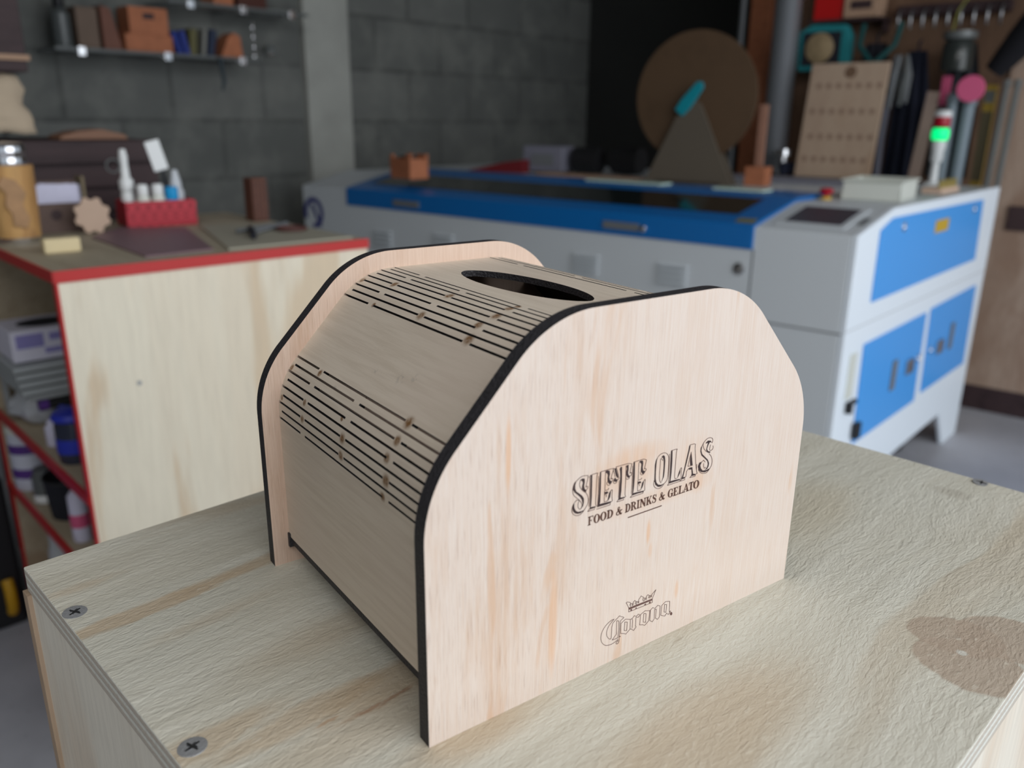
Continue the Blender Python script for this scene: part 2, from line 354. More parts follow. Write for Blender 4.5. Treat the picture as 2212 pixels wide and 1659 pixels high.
# ---------------------------------------------------------------- wooden dispenser
TH = .0066; DY = .152; R0 = .046; WID = .2; AZ = .0985; BX_ = .0514; HB = .1514; OFF = .0084; ZB = .0146
LL = R0*math.tan(math.radians(22.5))
def half(off, z0, n=20):
    r = R0-off; pts = [(off, z0)]
    c1 = (R0, AZ-LL); c2 = (BX_+LL, HB-R0)
    pts += [(c1[0]+r*math.cos(PI-k*PI/4/n), c1[1]+r*math.sin(PI-k*PI/4/n)) for k in range(n+1)]
    pts += [(c2[0]+r*math.cos(PI*.75-k*PI/4/n), c2[1]+r*math.sin(PI*.75-k*PI/4/n)) for k in range(n+1)]
    return pts
def outline(off, z0, n=20):
    h = half(off, z0, n); return h+[(WID-x, z) for x, z in reversed(h)]
def panel_mat(name, c1, c2, c3, halo=False, k=1.0):
    m, nt, b = newmat(name); g = G(nt)
    v = g.mapping((1, 1, .035)); vb = g.mapping((1, 1, .16)); vf = g.mapping((1, 1, .02))
    wide = g.ramp(g.noise(vb, 55, 5, .65, .2), .48, .66); st = g.ramp(g.noise(vf, 1600, 4, .65), .36, .72); fine = g.ramp(g.noise(vf, 3000, 3, .6), .54, .68)
    sx = nt.nodes.new('ShaderNodeSeparateXYZ'); lk(nt, g.tc, sx.inputs[0])
    left = g.ramp(sx.outputs[0], .02, .14, 1, .25)
    col = g.mix(st, c1, tuple(.5*(p+q) for p, q in zip(c1, c2)))
    col = g.mix(g.math('MULTIPLY', g.math('MULTIPLY', wide, left), g.ramp(g.noise(v, 500, 4, .7), .35, .6, .3, 1)), col, c2)
    col = g.mix(g.math('MULTIPLY', g.math('MULTIPLY', fine, left), .55*k), col, c3)
    low = g.ramp(g.noise(vb, 60, 3, .5, 1.0), .66, .74); col = g.mix(g.math('MULTIPLY', low, .6), col, tuple(p*q for p, q in zip(c2, (1, .9, .8))))
    sp = g.ramp(g.noise(g.mapping((1, 1, .6)), 330, 2, .5), .80, .83); col = g.mix(sp, col, (.16, .09, .06))
    if halo:
        for p, sc, kk in (((.090, 0, .083), (.55, 0, 1.6), .35), ((.094, 0, .0905), (.75, 0, 2.6), .4), ((.075, 0, .080), (2.2, 0, 1.3), .25), ((.132, 0, .070), (1.6, 0, 2.4), .4), ((.105, 0, .069), (.45, 0, 3), .3), ((.127, 0, .082), (1.2, 0, 1.2), .25)):
            f = g.ramp(g.dist(p, g.tc, sc), .004, .017, kk, 0)
            col = g.mix(g.math('MULTIPLY', f, g.ramp(g.noise(v, 300, 3), .3, .6, .35, 1)), col, (.62, .36, .20))
        for p, sc, r, kk in (((.1035, 0, .0545), (2.8, 0, .55), .004, .55), ((.1052, 0, .0455), (2.6, 0, .9), .004, .3), ((.123, 0, .021), (2.6, 0, .7), .004, .4), ((.0335, 0, .105), (2.6, 0, .22), .004, .6), ((.055, 0, .03), (2.2, 0, .2), .006, .5)):
            f = g.ramp(g.dist(p, g.tc, sc), r*.4, r, kk, 0); col = g.mix(f, col, (.64, .36, .19))
    lk(nt, col, b.inputs['Base Color']); b.inputs['Roughness'].default_value = .5; b.inputs['Specular IOR Level'].default_value = .35
    g.bump(g.math('ADD', st, fine), .18, .0003, b); return m
M_front = panel_mat('pale_okoume_veneer', (.655, .565, .50), (.585, .435, .335), (.34, .21, .155), True)
M_back = panel_mat('rear_panel_veneer', (.66, .50, .40), (.55, .38, .28), (.42, .28, .20))
disp = empty('napkin_dispenser', (0, 0, 0), 0, 'laser-cut plywood napkin dispenser with arched ends, slotted bending sides and engraved front', 'dispenser')
def end_panel(name, y0, y1, mats, ps=0):
    mb = MB().prism(outline(0, 0), y0, y1, 'y', 0, 1)
    o = mb.build(name, mats, disp); o.modifiers.new('b', 'BEVEL').width = .00025; o.modifiers['b'].limit_method = 'ANGLE'; return o
fp = end_panel('front_panel', 0, TH, [M_front, M_char]); bpn = end_panel('back_panel', DY, DY+TH, [M_back, M_char])

def surf():
    h = half(OFF, 0, 24); h = h+[(WID/2, HB-OFF)]
    pts = h+[(WID-x, z) for x, z in reversed(h[:-1])]
    L = [0]
    for a, b in zip(pts, pts[1:]): L.append(L[-1]+math.hypot(b[0]-a[0], b[1]-a[1]))
    return pts, L
SP, SL = surf(); STOT = SL[-1]
def sat(s):
    s = max(0, min(STOT-1e-9, s))
    for i in range(len(SL)-1):
        if SL[i] <= s <= SL[i+1]+1e-12 and SL[i+1] > SL[i]:
            u = (s-SL[i])/(SL[i+1]-SL[i]); a, b = SP[i], SP[i+1]
            x = a[0]+(b[0]-a[0])*u; z = a[1]+(b[1]-a[1])*u; dx = b[0]-a[0]; dz = b[1]-a[1]; l = math.hypot(dx, dz)
            return x, z, dz/l, -dx/l      # inward normal
    return SP[-1][0], SP[-1][1], -1, 0
def shell():
    y0, y1 = TH-.0004, DY+.0004
    rows = [(.0775+.0039*k, k) for k in range(9)]+[(.1456+.00372*k, k+9) for k in range(9)]
    rows += [(STOT-s, k+18) for s, k in rows]
    HW = .00050
    oddb = [(.1213, .1263), (.0412, .0463)]; evenb = [(.0803, .0853), (.1485, DY+.01), (-1, .0135)]
    slots = []
    for s, k in rows:
        kk = (k % 9); up = (k//9) % 2
        br = (oddb if kk % 2 == 0 else evenb)
        ys = [y0]+[q for b in sorted(br) for q in (max(b[0], y0), min(b[1], y1))]+[y1]
        segs = [(ys[i], ys[i+1]) for i in range(0, len(ys), 2) if ys[i+1]-ys[i] > 1e-5]
        slots.append((s-HW, s+HW, segs))
    sb = set([ZB]+[round(STOT-ZB, 7)])
    for a, b, _ in slots: sb.add(round(a, 7)); sb.add(round(b, 7))
    for s in SL:
        if ZB < s < STOT-ZB and all(abs(s-q) > 3e-4 for q in sb) and not any(a-1e-4 <= s <= b+1e-4 for a, b, _ in slots): sb.add(round(s, 7))
    xa, xb = .076, .124; s_top = SL[[i for i, p in enumerate(SP) if abs(p[0]-.1) < 1e-9][0]]
    sa, sbb = s_top-(.1-xa), s_top+(xb-.1)
    sb = {s for s in sb if not (sa+1e-6 < s < sbb-1e-6)} | {round(sa, 7), round(sbb, 7)}
    yb = {y0, y1}
    for _, _, sg in slots:
        for a, b in sg: yb.add(round(a, 7)); yb.add(round(b, 7))
    yc, hl, hw = .0818, .0432, .0142
    hy = [yc+hl*math.sin(-PI/2+PI*k/28) for k in range(29)]
    for q in hy: yb.add(round(q, 7))
    sb = sorted(sb); yb = sorted(yb)
    def hole(y):
        u = abs((y-yc)/hl)
        if u >= 1: return None
        c = s_top+(.0990-.1)-.055*(y-yc); w_ = hw*(1-u**2.1)**.55; return c-w_, c+w_
    faces = []
    for i in range(len(sb)-1):
        s0, s1 = sb[i], sb[i+1]; sm = (s0+s1)/2
        for j in range(len(yb)-1):
            a, b = yb[j], yb[j+1]
            if b-a < 1e-6: continue
            ym = (a+b)/2
            if any(p <= sm <= q and any(c <= ym <= d for c, d in sg) for p, q, sg in slots): continue
            if abs(s0-round(sa, 7)) < 1e-6:
                if yc-hl-1e-6 < ym < yc+hl+1e-6:
                    cmid = s_top-.001
                    ha = hole(a) or (cmid-.055*(a-yc),)*2; hb = hole(b) or (cmid-.055*(b-yc),)*2
                    faces.append([(s0, a), (ha[0], a), (hb[0], b), (s0, b)]); faces.append([(ha[1], a), (s1, a), (s1, b), (hb[1], b)])
                    continue
                elif hy[0]-.0 >= b or a >= hy[-1]:
                    cmid = s_top-.001
                    ca = cmid-.055*(min(max(a, hy[0]), hy[-1])-yc); cb = cmid-.055*(min(max(b, hy[0]), hy[-1])-yc)
                    faces.append([(s0, a), (ca, a), (cb, b), (s0, b)]); faces.append([(ca, a), (s1, a), (s1, b), (cb, b)]); continue
            faces.append([(s0, a), (s1, a), (s1, b), (s0, b)])
    idx = {}; par = []
    def vid(p):
        k = (round(p[0], 6), round(p[1], 6))
        if k not in idx: idx[k] = len(par); par.append(p)
        return idx[k]
    F = []
    for f in faces:
        q = []
        for p in f:
            v = vid(p)
            if v not in q: q.append(v)
        if len(q) > 2: F.append(q)
    cnt = {}
    for f in F:
        for i in range(len(f)):
            e = (f[i], f[(i+1) % len(f)]); k = tuple(sorted(e)); cnt.setdefault(k, []).append(e)
    n = len(par); TK = .0030; vs = []
    for lay in (0, TK):
        for s, y in par: x, z, nx, nz = sat(s); vs.append((x+nx*lay, y, z+nz*lay))
    mb = MB(); mb.v = vs
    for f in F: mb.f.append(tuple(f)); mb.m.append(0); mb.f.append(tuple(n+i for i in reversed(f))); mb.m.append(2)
    for k, e in cnt.items():
        if len(e) == 1: a, b = e[0]; mb.f.append((a, n+a, n+b, b)); mb.m.append(1)
    return mb
def shell_mat():
    m, nt, b = newmat('bent_birch_shell'); g = G(nt)
    v = g.mapping((1, .06, 1)); vb = g.mapping((1, .3, 1))
    st = g.ramp(g.noise(v, 380, 4, .6), .35, .7); wide = g.ramp(g.noise(vb, 22, 3, .5, .5), .4, .7)
    col = g.mix(st, (.60, .52, .425), (.53, .45, .36)); col = g.mix(g.math('MULTIPLY', wide, .5), col, (.55, .455, .38))
    burns = [(.1459,.1213,.6),(.1472,.0437,1.3),(.1494,.083,1.1),(.1547,.0462,1.1),(.1605,.1240,1),(.1622,.044,1.1),(.1650,.083,1.1),(.1564,.1495,.8),(.1700,.046,1),(.1740,.046,.7),
             (.1072,.1235,.8),(.1086,.0437,1.3),(.1028,.1500,.7),(.096,.0878,.5),(.1008,.0440,1),(.0931,.0462,1),(.0924,.1245,.7),(.0889,.083,1.1),(.085,.0437,1.3),(.0848,.1240,.8),(.0777,.046,.9),(.0815,.083,1),(.0878,.1495,.6)]
    tot = None
    for s, y, k in burns:
        x, z, _, _ = sat(s); f = g.ramp(g.dist((x, y, z)), .0008, .0030*k, 1, 0); tot = f if tot is None else g.math('MAXIMUM', tot, f)
    col = g.mix(g.math('MULTIPLY', tot, g.ramp(g.noise(g.tc, 700, 2), .3, .6, .6, 1)), col, (.17, .085, .03))
    for s, y, r in ((.122, .066, .004), (.1245, .058, .003), (.1195, .085, .002), (.105, .105, .002)):
        x, z, _, _ = sat(s); f = g.ramp(g.dist((x, y, z)), r*.2, r, .35, 0); col = g.mix(g.math('MULTIPLY', f, g.ramp(g.noise(g.tc, 500, 2), .45, .6)), col, (.22, .2, .18))
    lk(nt, col, b.inputs['Base Color']); b.inputs['Roughness'].default_value = .5; b.inputs['Specular IOR Level'].default_value = .4
    g.bump(st, .12, .0003, b); return m
sh = shell().build('bent_shell', [shell_mat(), M_char, flat('shade_dark_inner_face', (.035, .028, .026), .8)], disp, fix=False)  # inner face coloured near-black to give the shade inside the opening
MB().box(OFF+.0006, WID-OFF-.0006, TH-.001, DY+.001, .0104, ZB).build('base_plate', M_char, disp)
MB().box(OFF-.0008, OFF+.004, DY-.0022, DY+.0005, .0092, .0165).build('finger_joint', M_char, disp)

# engraving on the front panel (coordinates in millimetres on its face)
M_ink = flat('burnt_engraving', (.035, .018, .018), .8, var=.3, vscale=600)
M_ink2 = flat('brown_engraving', (.085, .035, .022), .8, var=.3, vscale=600)
M_line = flat('thin_engraved_line', (.11, .055, .045), .8)
def poly(mb, pts, y=-.00012):
    P = [Vector((a*.001, y, b*.001)) for a, b in pts]; tri = geometry.tessellate_polygon([[Vector((p.x, p.z, 0)) for p in P]])
    n = len(P); mb.add([tuple(p) for p in P]+[(p.x, -.00001, p.z) for p in P], [tuple(q) for q in tri]+[(i, (i+1) % n, n+(i+1) % n, n+i) for i in range(n)])
def smooth(pts, it=1):
    for _ in range(it):
        o = [pts[0]]
        for a, b in zip(pts, pts[1:]): o += [(a[0]*.75+b[0]*.25, a[1]*.75+b[1]*.25), (a[0]*.25+b[0]*.75, a[1]*.25+b[1]*.75)]
        o.append(pts[-1]); pts = o
    return pts
def stroke(mb, pts, wdt, y=-.00014):
    for a, b in zip(pts, pts[1:]):
        d = Vector((b[0]-a[0], b[1]-a[1])); l = d.length
        if l < 1e-6: continue
        d /= l; nx, nz = -d.y*wdt/2, d.x*wdt/2; e = wdt*.3
        A = (a[0]-d.x*e, a[1]-d.y*e); B = (b[0]+d.x*e, b[1]+d.y*e)
        poly(mb, [(A[0]+nx, A[1]+nz), (B[0]+nx, B[1]+nz), (B[0]-nx, B[1]-nz), (A[0]-nx, A[1]-nz)], y)
ENG_FILL=[[[64.15,87.14],[63.31,86.29],[62.73,84.96],[62.61,84.05],[63.46,82.75],[64.96,81.4],[66.31,80.08],[67.18,78.75],[67.57,77.27],[67.54,76.18],[67.01,75.22],[67.79,75.97],[68.17,77.38],[68.09,79.05],[67.26,80.37],[65.75,81.73],[64.25,82.94],[63.68,84.31],[63.65,85.66],[63.93,86.52]],[[66.15,87.03],[66.94,87.43],[68.08,87.14],[68.22,85.82],[67.97,84.26],[68.28,82.96],[69.13,82.19],[68.76,81.47],[67.66,82.3],[66.97,83.17],[67.07,84.49],[67.35,85.5],[66.98,86.41]],[[63.63,78.63],[62.87,77.75],[62.69,76.3],[63.05,75.24],[63.98,74.15],[65.14,73.55],[66.61,73.4],[67.73,73.77],[68.53,74.24],[67.06,74.1],[65.59,74.24],[64.43,74.99],[63.65,76.3],[63.52,77.57]],[[71.05,87.8],[71.76,87.83],[71.89,84.33],[72.01,78.81],[71.86,75.11],[71.65,74.47],[74.16,74.19],[74.02,73.67],[71.03,73.68],[71.32,74.43],[71.25,79.01],[71.14,84.52]],[[75.66,87.86],[76.16,87.8],[76.34,81.79],[76.35,75.54],[76.16,74.47],[78.53,74.38],[82.31,74.04],[81.66,73.51],[80.12,73.37],[74.86,73.57],[75.32,74.43],[75.56,79.23],[75.5,84.76]],[[78.29,87.2],[79.1,87.69],[80.48,87.21],[80.65,85.79],[80.39,84.47],[80.9,83.1],[81.96,82.48],[81.5,81.55],[80.65,81.63],[79.73,82.7],[79.56,84.13],[79.73,85.61],[79.16,86.57],[78.48,86.74]],[[81.67,78.85],[80.71,77.85],[80.12,74.78],[80.62,75.07],[81.33,76.0],[81.57,77.62]],[[78.44,78.88],[79.8,78.79],[80.43,78.21],[79.52,77.75],[78.66,77.98]],[[82.85,87.54],[83.67,87.48],[84.2,85.82],[84.76,84.43],[85.06,83.24],[84.64,83.14],[83.97,84.08],[83.36,85.62]],[[82.92,83.09],[83.58,83.62],[83.97,82.83],[85.03,82.41],[84.38,81.74],[83.34,81.87],[82.87,82.55]],[[86.09,87.3],[86.78,87.27],[87.06,81.89],[87.04,76.96],[86.78,74.34],[87.67,74.17],[89.35,74.0],[88.94,73.61],[85.96,73.49],[85.6,73.66],[86.06,74.67],[86.1,79.33],[86.17,83.52],[85.95,85.39],[85.62,86.58]],[[89.04,87.13],[90.17,87.27],[90.31,85.28],[90.15,83.92],[90.59,82.68],[91.49,82.31],[90.84,81.63],[89.93,82.0],[89.14,83.33],[89.2,84.85],[89.49,85.76]],[[92.78,87.68],[93.48,87.65],[93.85,81.57],[93.69,76.63],[93.5,74.38],[95.48,74.28],[99.41,73.96],[99.17,73.44],[95.89,73.59],[92.67,73.53],[93.05,74.36],[92.98,78.95],[92.82,84.65]],[[95.75,87.03],[96.44,87.43],[97.8,87.17],[98.0,85.78],[97.85,84.26],[98.23,82.88],[99.47,82.22],[98.89,81.43],[97.98,81.52],[96.98,82.77],[97.03,84.46],[97.1,85.86],[96.5,86.57]],[[99.05,78.38],[98.11,77.62],[97.86,76.25],[97.52,74.75],[98.28,75.56],[98.82,76.72]],[[95.77,78.66],[97.13,78.59],[97.64,77.89],[96.66,77.71],[95.93,77.76]],[[106.01,86.73],[105.01,85.57],[104.58,83.66],[104.76,79.24],[104.9,76.53],[105.66,74.75],[107.19,73.48],[108.84,73.29],[110.61,74.1],[108.78,73.94],[107.09,74.54],[106.07,75.75],[105.52,77.47],[105.34,80.66],[105.37,83.77],[105.52,85.45]],[[107.98,86.1],[109.02,86.79],[109.9,86.11],[110.29,84.14],[110.32,79.42],[110.12,77.09],[108.88,75.03],[109.54,76.76],[109.65,81.16],[109.45,84.34],[108.92,85.72]],[[113.24,87.51],[114.05,87.56],[114.38,83.16],[114.4,77.6],[114.11,74.15],[116.83,74.09],[119.93,73.7],[119.66,73.29],[113.15,73.36],[113.66,74.59],[113.42,80.23],[113.27,85.0]],[[119.56,78.39],[118.84,77.12],[118.05,74.59],[118.81,75.36],[119.52,76.63]],[[123.79,87.44],[124.42,87.45],[124.27,85.9],[123.13,80.73],[122.07,76.64],[121.49,74.03],[122.79,73.87],[122.63,73.34],[120.5,73.31],[121.32,75.7],[122.47,80.89],[123.47,85.45]],[[125.29,84.38],[126.74,78.07],[125.3,78.43],[124.85,80.64]],[[124.36,77.2],[125.41,77.43],[126.61,77.29],[127.39,74.17],[129.31,73.52],[128.7,73.18],[126.29,73.3],[126.61,74.36],[126.17,76.43],[124.86,76.59]],[[131.8,86.09],[130.86,84.86],[130.82,83.25],[131.71,81.26],[133.91,79.43],[135.64,77.87],[136.17,76.26],[135.78,74.87],[134.53,74.19],[135.86,74.19],[136.73,75.3],[136.78,76.77],[135.79,78.49],[133.81,80.27],[132.08,81.82],[131.35,83.45],[131.49,85.03]],[[132.27,78.36],[130.75,78.24],[130.04,76.78],[130.68,74.98],[132.37,73.65],[134.67,73.0],[136.65,73.25],[137.67,74.07],[135.46,73.79],[133.21,74.11],[131.94,75.49],[131.45,76.92]],[[133.73,86.46],[134.97,87.15],[136.56,86.79],[137.35,85.8],[136.19,86.23],[135.42,85.27],[134.75,83.47],[135.55,82.31],[137.18,81.77],[136.57,81.25],[134.93,81.97],[134.34,83.24],[134.78,85.09],[135.09,86.15],[133.77,86.13]]]
ENG_LINE=[[[69.74,88.0],[69.17,88.07],[68.02,88.32],[66.73,88.36],[65.47,87.94],[64.38,87.21],[63.29,86.69],[62.71,85.37],[62.45,84.09],[62.57,82.98],[63.02,81.78],[64.02,80.7],[65.36,79.59],[66.55,78.24],[67.26,76.94],[67.3,75.97],[66.7,75.03],[66.04,75.22],[65.43,76.08],[65.3,77.21],[65.42,78.14],[65.96,78.67],[65.38,79.17],[64.56,79.33],[63.79,78.72]],[[62.72,77.52],[62.32,75.59],[62.85,74.34],[63.85,73.36],[65.01,72.82],[66.31,72.73],[67.43,73.17],[68.53,74.24]],[[69.74,88.0],[69.58,86.28],[69.17,84.76],[68.83,83.22],[69.38,83.75],[69.96,83.46],[69.83,82.82],[69.13,82.19],[68.84,81.44],[69.72,80.11],[70.29,78.45],[70.29,76.79],[69.62,75.46],[68.53,74.24]],[[66.14,87.16],[65.72,85.93],[65.77,84.84],[66.48,83.43],[67.67,82.17],[68.68,81.35]],[[71.76,87.83],[74.75,87.82],[74.12,87.3],[74.13,81.0],[74.05,76.17],[74.13,74.76],[74.67,74.05]],[[71.03,73.68],[70.23,73.07],[73.55,73.03],[73.7,73.34]],[[70.19,87.07],[70.83,87.45],[71.05,87.8]],[[70.69,86.94],[70.88,80.49],[70.88,74.97]],[[75.91,87.87],[82.47,87.81],[82.35,87.01],[81.77,85.5],[81.23,83.29],[81.87,83.82],[82.41,83.4],[82.13,82.5]],[[79.39,82.79],[79.27,81.99],[80.17,81.13],[81.17,81.36]],[[78.43,87.58],[78.48,79.56],[80.19,79.39],[80.4,80.03]],[[78.33,79.32],[78.42,74.83],[80.21,74.76]],[[81.51,78.62],[82.43,79.07],[82.23,76.74],[82.42,75.0],[82.74,74.06],[82.31,74.04]],[[78.68,77.7],[79.46,77.35],[79.25,76.56]],[[74.74,72.77],[81.53,72.7],[81.67,73.3]],[[75.0,86.25],[75.22,79.32],[75.09,73.93]],[[82.37,87.8],[82.34,86.98],[82.94,85.45],[83.38,83.95]],[[82.78,82.71],[82.58,81.79],[83.22,81.14],[84.08,81.19],[84.56,81.7]],[[83.64,87.97],[92.15,87.83],[91.43,85.56],[91.07,83.26],[91.56,83.84],[92.12,83.42],[92.0,82.6],[91.49,82.31]],[[88.87,87.17],[89.1,81.37],[89.06,75.72],[89.23,74.53],[89.71,73.97]],[[88.99,82.94],[89.07,81.8],[89.81,81.19],[90.86,81.34],[91.1,81.7]],[[85.6,73.66],[85.04,72.96],[88.46,72.88],[88.61,73.27]],[[83.73,87.88],[84.44,86.18],[85.51,82.99],[85.37,82.47],[84.85,82.46]],[[85.67,81.83],[85.84,77.99],[85.72,74.63]],[[93.04,87.69],[99.83,87.74],[99.31,85.18],[98.75,83.18],[99.44,83.58],[99.94,83.03],[99.55,82.27]],[[95.68,86.77],[95.82,79.29],[97.43,79.37],[97.84,79.84]],[[95.65,79.12],[95.8,74.77],[97.62,74.72]],[[98.97,78.26],[99.83,78.9],[99.56,76.52],[99.86,73.98],[99.41,73.96]],[[96.73,82.55],[96.89,81.65],[97.65,81.1],[98.72,81.33]],[[92.67,73.53],[92.0,72.92],[98.85,72.95],[99.0,73.34]],[[95.85,77.63],[96.69,77.27],[96.55,76.73]],[[92.36,86.17],[92.62,79.05],[92.52,74.36]],[[106.01,86.73],[107.33,87.65],[109.34,87.8],[111.03,87.09],[112.09,85.59],[112.38,83.64],[112.42,78.89],[112.38,76.04],[111.78,74.75],[110.61,74.1]],[[107.53,85.43],[107.57,81.67],[107.52,77.75],[108.0,75.73],[108.69,74.92]],[[107.53,85.43],[108.12,85.6],[108.93,84.47]],[[104.77,76.88],[104.5,75.37],[105.12,73.94],[106.84,72.77],[108.49,72.58],[109.87,73.17],[110.61,74.1]],[[113.42,87.7],[117.03,87.73],[116.37,87.1],[116.4,82.67],[116.35,77.91],[116.35,74.78],[117.63,74.53]],[[119.56,78.39],[120.36,78.75],[120.1,76.16],[120.45,73.81],[119.93,73.7]],[[113.15,73.36],[112.59,72.7],[119.72,72.71],[119.88,73.15]],[[112.52,86.43],[112.79,80.38],[113.1,73.93]],[[124.08,87.69],[127.51,87.63],[127.21,86.5],[127.98,81.5],[128.99,76.38],[129.69,74.08],[129.95,73.69],[129.31,73.52]],[[125.29,84.38],[124.37,81.07],[123.92,78.28],[126.52,78.13]],[[120.5,73.31],[120.03,72.7],[122.49,72.64],[122.66,73.09]],[[126.29,73.3],[125.59,72.83],[128.75,72.68],[128.92,73.13]],[[124.36,77.2],[123.38,76.31],[123.21,73.92],[122.79,73.87]],[[131.8,86.09],[132.96,87.44],[134.4,88.24],[136.15,88.34],[137.56,87.7],[138.03,86.62],[137.6,85.58]],[[138.34,84.11],[138.67,83.22],[138.01,82.23],[136.66,82.38],[136.35,83.1],[136.79,84.95]],[[132.36,86.93],[132.07,85.71],[132.94,83.89],[134.44,82.41]],[[136.38,80.97],[137.9,79.46],[138.71,77.46],[138.64,75.33],[137.67,74.07]],[[130.44,75.21],[131.97,73.34],[134.05,72.57],[136.07,72.48],[137.67,74.07]],[[133.5,77.24],[133.53,76.08],[134.1,74.95],[135.07,75.21]],[[129.25,77.95],[129.39,74.81],[129.95,73.69]],[[132.27,78.36],[133.32,78.76],[134.33,77.69]]]
COR_LINE=[[[87.0,19.9],[85.41,19.98],[83.05,19.0],[81.22,17.41],[80.26,15.48],[80.13,13.43],[80.73,11.28],[82.42,9.33],[83.92,8.57],[86.14,8.25],[88.09,8.53],[89.55,9.02]],[[87.0,19.9],[85.72,19.03],[84.1,17.76],[83.25,15.78],[83.24,13.88],[83.94,12.33],[85.62,10.7],[86.02,12.14],[85.91,17.9],[87.66,19.12],[89.09,19.85],[90.03,20.44],[90.83,19.61],[92.75,18.67],[91.66,18.23],[90.46,17.74],[90.56,14.41],[90.45,10.38],[90.46,8.44],[90.16,7.27],[89.43,7.02],[88.78,7.5],[89.1,8.34],[89.85,8.26],[89.65,9.3]],[[88.55,18.57],[89.7,18.03],[89.92,14.65],[89.73,10.02],[88.0,10.07],[86.51,10.13],[87.21,10.81],[88.73,12.14],[88.51,17.32],[88.55,18.57]],[[91.05,16.35],[93.46,17.44],[96.3,16.25],[96.4,11.49],[94.1,10.01],[92.92,10.8],[91.12,11.51],[91.05,16.35]],[[93.17,16.17],[94.59,15.63],[94.5,11.58],[93.08,12.14],[93.17,16.17]],[[96.3,16.25],[97.19,16.24],[98.51,17.24],[99.59,16.4],[100.81,17.12],[101.77,16.33],[100.93,15.57],[99.49,16.01],[99.56,11.77],[99.98,11.28],[98.54,10.0],[97.3,11.24],[96.4,11.49]],[[97.19,16.24],[97.64,15.32],[97.66,11.65]],[[102.15,16.4],[104.66,17.3],[107.48,16.25],[107.23,11.44],[104.99,10.0],[103.89,10.75],[101.9,11.41],[102.01,13.21],[102.15,16.4]],[[103.98,16.15],[105.31,15.65],[105.4,11.37],[103.92,12.05],[103.98,16.15]],[[107.48,16.25],[107.85,16.43],[109.1,17.16],[110.5,16.21],[112.0,17.18],[113.55,16.29],[113.62,10.98],[112.5,10.08],[111.2,11.24],[111.35,15.57],[110.28,15.75],[110.42,11.1],[109.45,10.04],[107.89,11.29],[107.85,16.43]],[[114.49,16.16],[116.8,17.29],[119.31,16.48],[119.55,11.19],[120.35,11.34],[119.11,10.02],[117.92,11.14],[116.94,10.06],[114.39,11.35],[114.49,16.16]],[[116.24,16.06],[117.5,15.6],[117.46,11.75],[116.33,12.29],[116.24,16.06]],[[95.01,20.26],[95.01,22.06],[94.27,23.6],[93.29,25.22],[93.89,25.42],[95.57,24.6],[96.01,23.81],[95.52,23.56],[95.84,22.6]],[[95.84,22.6],[95.64,23.62],[96.13,23.76],[97.03,23.54],[96.71,22.7],[97.34,22.68],[97.36,24.16],[98.21,24.59],[98.9,23.81],[98.59,22.86],[99.27,22.29],[99.29,23.66],[100.2,23.33],[100.0,22.66],[100.63,22.75],[100.4,24.11],[101.69,25.45],[103.19,24.27],[102.76,23.25],[103.21,22.45],[103.72,22.48],[103.75,23.75],[104.41,23.51],[104.35,22.68],[105.0,22.66],[104.87,24.2],[105.74,24.64],[106.45,23.85],[106.14,22.89],[106.94,22.71],[106.84,23.81],[107.51,23.57],[107.44,22.85],[107.96,22.87],[108.0,23.93],[110.23,25.39],[108.67,22.19],[108.46,21.62],[108.61,19.84],[95.01,20.26]]]
COR_FILL=[[[94.99,22.28],[108.45,21.73],[108.52,20.95],[95.06,21.3]],[[95.95,21.07],[96.83,21.07],[96.9,20.19],[96.15,20.15]],[[98.87,20.84],[99.51,20.82],[99.44,20.1],[98.92,20.18]],[[104.0,20.66],[104.9,20.65],[104.83,19.93],[104.05,20.0]],[[106.71,20.75],[107.5,20.68],[107.55,20.01],[106.77,20.08]],[[120.07,9.99],[120.29,10.58],[120.98,10.55],[121.49,10.02],[121.52,9.23],[121.0,8.91],[120.36,9.28]],[[90.47,10.16],[90.74,10.52],[91.16,10.21],[91.04,9.83]]]
mb = MB()
for q in ENG_FILL: poly(mb, q)
mb.build('engraved_title_shadow', M_ink, fp, fix=False)
mb = MB()
for q in ENG_LINE: stroke(mb, smooth(q) if len(q) > 4 else q, .17)
mb.build('engraved_title_outline', M_line, fp, fix=False)
mb = MB()
for i, q in enumerate(COR_LINE): stroke(mb, smooth(q) if i in (0, 1) else q, .15)
for q in COR_FILL: poly(mb, q)
mb.build('engraved_crown_and_script', M_line, fp, fix=False)
def ring(cx, cz, rx, rz, tx, tz, a0=0, a1=360, n=24):
    out = []
    A = [math.radians(a0+(a1-a0)*k/n) for k in range(n+1)]
    for p, q in zip(A, A[1:]):
        out.append([(cx+rx*math.cos(p), cz+rz*math.sin(p)), (cx+rx*math.cos(q), cz+rz*math.sin(q)), (cx+(rx-tx)*math.cos(q), cz+(rz-tz)*math.sin(q)), (cx+(rx-tx)*math.cos(p), cz+(rz-tz)*math.sin(p))])
    return out
def rc(x0, x1, z0, z1): return [(x0, z0), (x1, z0), (x1, z1), (x0, z1)]
def thick(pts, ws):
    o = []
    for i in range(len(pts)-1):
        a, b = pts[i], pts[i+1]; d = Vector((b[0]-a[0], b[1]-a[1])).normalized(); w0, w1 = ws[i]/2, ws[i+1]/2
        o.append([(a[0]-d.y*w0, a[1]+d.x*w0), (a[0]+d.y*w0, a[1]-d.x*w0), (b[0]+d.y*w1, b[1]-d.x*w1), (b[0]-d.y*w1, b[1]+d.x*w1)])
    return o
